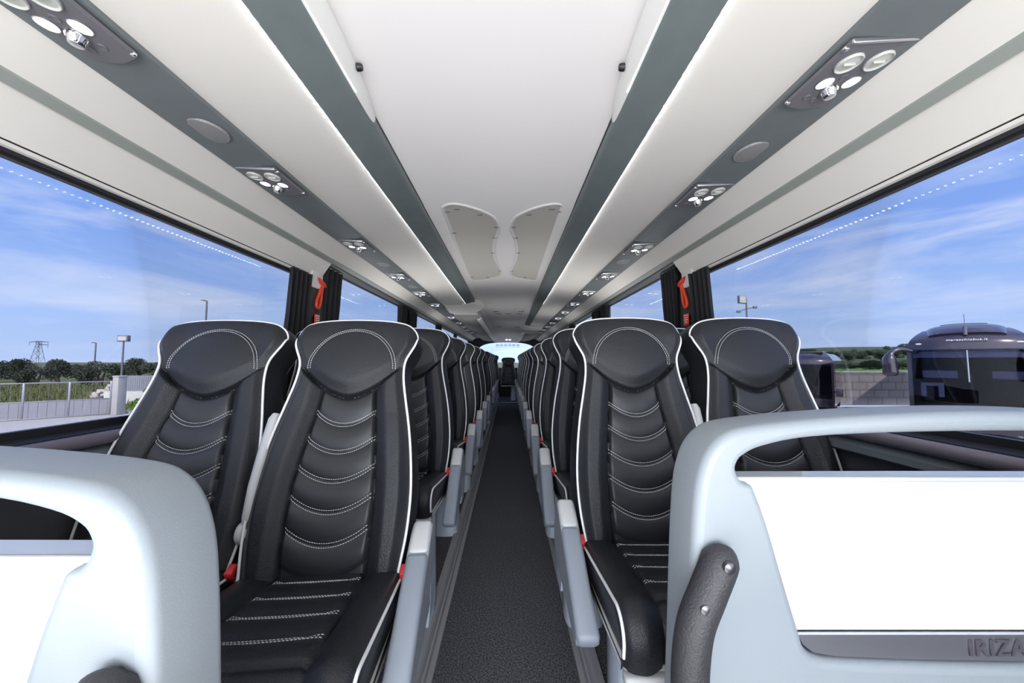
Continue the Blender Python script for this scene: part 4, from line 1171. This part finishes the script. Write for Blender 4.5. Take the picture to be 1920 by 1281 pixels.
# ------------------------------------------------------------------ parked coaches
BUSP = mat('dark_plum_paint', (.055, .045, .062), .22, metal=.55, coat=.8)
BUSIN = mat('dark_bus_interior', (.03, .03, .04), .8)
VISOR = mat('pale_visor', (.40, .44, .48), .5)
TYRE = mat('tyre_rubber', (.02, .02, .02), .8)
def coach(name, loc, rz, Wd, Hh, L, label, mini=False):
    t = thing(name, loc, label, 'coach' if not mini else 'minibus', rz=rz)   # local front faces -y
    z0 = .32
    def hw(z): return Wd / 2 * (1 - .30 * max(0, (z - .80 * Hh) / (.20 * Hh)) ** 2.2 - .04 * max(0, (.9 - z) / .9))
    def fy(a, z):
        return .42 * abs(a) ** 2.6 + .30 * max(0, (z - .28 * Hh) / (.72 * Hh)) ** 1.6 + .55 * max(0, (z - .86 * Hh) / (.14 * Hh)) ** 2
    def fp(a, z, d=0): return (a * hw(z), fy(a, z) + d, z)
    ZW0, ZW1, AW = .26 * Hh, .80 * Hh, .90
    NA, NZ = 40, 44
    body = MB(); pts = [[fp(-1 + 2 * i / NA, z0 + (Hh - z0) * j / NZ) for i in range(NA + 1)] for j in range(NZ + 1)]
    off = len(body.v); body.v += [p for r in pts for p in r]
    for j in range(NZ):
        for i in range(NA):
            a = -1 + 2 * (i + .5) / NA; z = z0 + (Hh - z0) * (j + .5) / NZ
            if abs(a) < AW and ZW0 < z < ZW1 - .12 * abs(a) ** 3: continue
            body.f.append((j * (NA + 1) + i, j * (NA + 1) + i + 1, (j + 1) * (NA + 1) + i + 1, (j + 1) * (NA + 1) + i)); body.sm.append(True)
    for i0, sx in ((0, -1), (NA, 1)):
        side = [r[i0] for r in pts]; body.grid([side, [(p[0], (p[1] + L) / 2, p[2]) for p in side], [(p[0], L, p[2]) for p in side]])
    top = pts[-1]; body.grid([top, [(p[0], (p[1] + L) / 2, p[2] + .05) for p in top], [(p[0], L, p[2]) for p in top]])
    body.add([(p[0], L, p[2]) for p in [r[0] for r in pts] + [r[-1] for r in pts[::-1]]], [tuple(range(2 * NZ + 2))], False)
    body.build('body', BUSP, t)
    gl = MB(); gl.grid([[fp(-AW - .02 + (2 * AW + .04) * i / 24, ZW0 - .02 + (ZW1 - ZW0 + .06) * j / 20, -.012) for i in range(25)] for j in range(21)])
    gl.build('windscreen', BUSGLASS, t)
    for sx in (-1, 1):
        sg = MB(); sg.box(*sorted((sx * (Wd / 2 - .02), sx * (Wd / 2 + .012))), 1.0, L - .6, .42 * Hh, .76 * Hh); sg.build('side_glass', mat('black_side_glass', (.015, .015, .02), .08), t)
        for y in (1.9, L - 2.6):
            wv = MB(); wv.lathe([(0, -.12), (.3, -.12), (.46, -.10), (.5, -.05), (.5, .05), (.46, .10), (.3, .12), (0, .12)], 20, axis='x', cx=sx * (Wd / 2 - .16), cy=y, cz=.5); wv.build('wheel', TYRE, t)
        mr = MB()
        if not mini:
            pth = spline([Vector(p) for p in ((sx * (Wd / 2 - .12), .30, .80 * Hh), (sx * (Wd / 2 + .10), .12, .815 * Hh), (sx * (Wd / 2 + .30), -.02, .79 * Hh), (sx * (Wd / 2 + .38), -.08, .72 * Hh), (sx * (Wd / 2 + .37), -.08, .62 * Hh), (sx * (Wd / 2 + .35), -.08, .56 * Hh))], 4)
            n = len(pth); mr.tube(pth, [lerp_tab([(0, .06), (.45, .09), (.6, .17), (.9, .19), (1, .13)], k / (n - 1)) for k in range(n)], 12, True, rx=[lerp_tab([(0, .06), (.45, .09), (.6, .20), (.9, .22), (1, .15)], k / (n - 1)) for k in range(n)])
        else:
            mr.rbox(*sorted((sx * (Wd / 2 + .06), sx * (Wd / 2 + .30))), -.05, .10, .30 * Hh, .42 * Hh, .03, 2); mr.tube([(sx * (Wd / 2 - .05), .3, .36 * Hh), (sx * (Wd / 2 + .1), .1, .38 * Hh)], .03, 6)
        mr.build('mirror', BUSP, t)
    inn = MB(); inn.box(-Wd / 2 + .06, Wd / 2 - .06, 2.4, 2.5, .3, .85 * Hh); inn.box(-Wd / 2 + .06, Wd / 2 - .06, .75, 2.4, .3, .30 * Hh); inn.box(-Wd / 2 + .1, Wd / 2 - .1, .8, 2.4, .82 * Hh, .84 * Hh)
    inn.build('cab_interior', BUSIN, t)
    if not mini:
        for x0, x1 in ((-.95, -.2), (.45, 1.1)):
            v = MB(); v.rbox(x0, x1, .62, .66, .545 * Hh, .615 * Hh, .02, 2); v.build('sun_visor', VISOR, t)
        v = MB(); v.box(-1.0, -.88, .52, .54, .37 * Hh, .50 * Hh); v.box(-.62, -.50, .52, .54, .37 * Hh, .50 * Hh); v.box(-.88, -.62, .52, .54, .47 * Hh, .50 * Hh); v.build('dashboard_holder', VISOR, t)
        v = MB(); v.tube([fp(0, .52 * Hh, -.03), fp(0, .80 * Hh, -.03)], .018, 6); v.build('centre_bar', VISOR, t)
        bl = MB(); bl.grid([[fp(-AW + 2 * AW * i / 20, .735 * Hh + .065 * Hh * j / 3, .05) for i in range(21)] for j in range(4)]); bl.build('roller_blind', VISOR, t)
        pod = MB(); rows = []
        for j in range(15):
            f = j / 14; yy = .55 + f * 3.2; hgt = .40 * math.sin(PI * min(.5, .08 + f * 1.6)) * (1 if f < .6 else 1 - (f - .6) * .6); wid = (.78 + .12 * math.sin(PI * min(.5, f))) 
            rows.append([(wid * math.cos(PI * k / 16) * (1 if k not in (0, 16) else 1.0), yy - .12 * math.sin(PI * k / 16) * (1 - f), Hh - .30 + .14 * f + (hgt + .06) * max(0, math.sin(PI * k / 16)) ** .42) for k in range(17)])
        pod.grid(rows); pod.add(rows[0], [tuple(range(17))], False); po = pod.build('roof_pod', BUSP, t)
        sl = MB(); sl.tube([Vector(rows[6][q]) + Vector((0, -.01, .008)) for q in range(5, 12)], .022, 6); sl.build('pod_vent', BLACK, po)
        an = MB(); an.tube([(0, .42, Hh - .22), (0, .42, Hh + .06)], .045, 8); an.tube([(0, .42, Hh + .06), (0, .44, Hh + .45)], .008, 5); an.build('antenna', POLE, t)
        for tx, sz, zz, nm in (('maraschiobus.it', .115, .885 * Hh, 'lettering'), ('irizar', .22, .135 * Hh, 'maker_lettering')):
            lt = nm == 'lettering'
            letters(nm, tx, sz, WHITE_T, t, (0, fy(0, zz) - .05, zz), (PI / 2 - (.5 if lt else 0), 0, 0), .006, True, 1.1, .2 if lt else 0)
        for sx in (-1, 1):
            v = MB(); v.lathe([(0, -.03), (.05, -.02), (.06, .02)], 12, axis='y', cx=sx * .98, cy=fy(.8, .87 * Hh) - .02, cz=.865 * Hh, sx=1.4, sy=.5); v.build('marker_lamp', WHITE_T, t)
    else:
        v = MB(); v.rbox(-.7, .7, .9, 2.2, Hh - .02, Hh + .10, .04, 2); v.build('roof_hatch', BUSP, t)
    return t
q = P(1820, 700, 11.0)
coach('parked_coach', (q.x - .33, 10.8, GROUND), -math.radians(52), 2.55, 3.62, 11.5, 'dark plum coach with lettered roof visor parked beyond the right window')
q = P(1505, 700, 17.0)
coach('parked_minibus', (q.x, 17.0, GROUND), -math.radians(47), 2.2, 2.95, 7.0, 'smaller dark minibus parked further off behind the right window seat', True)
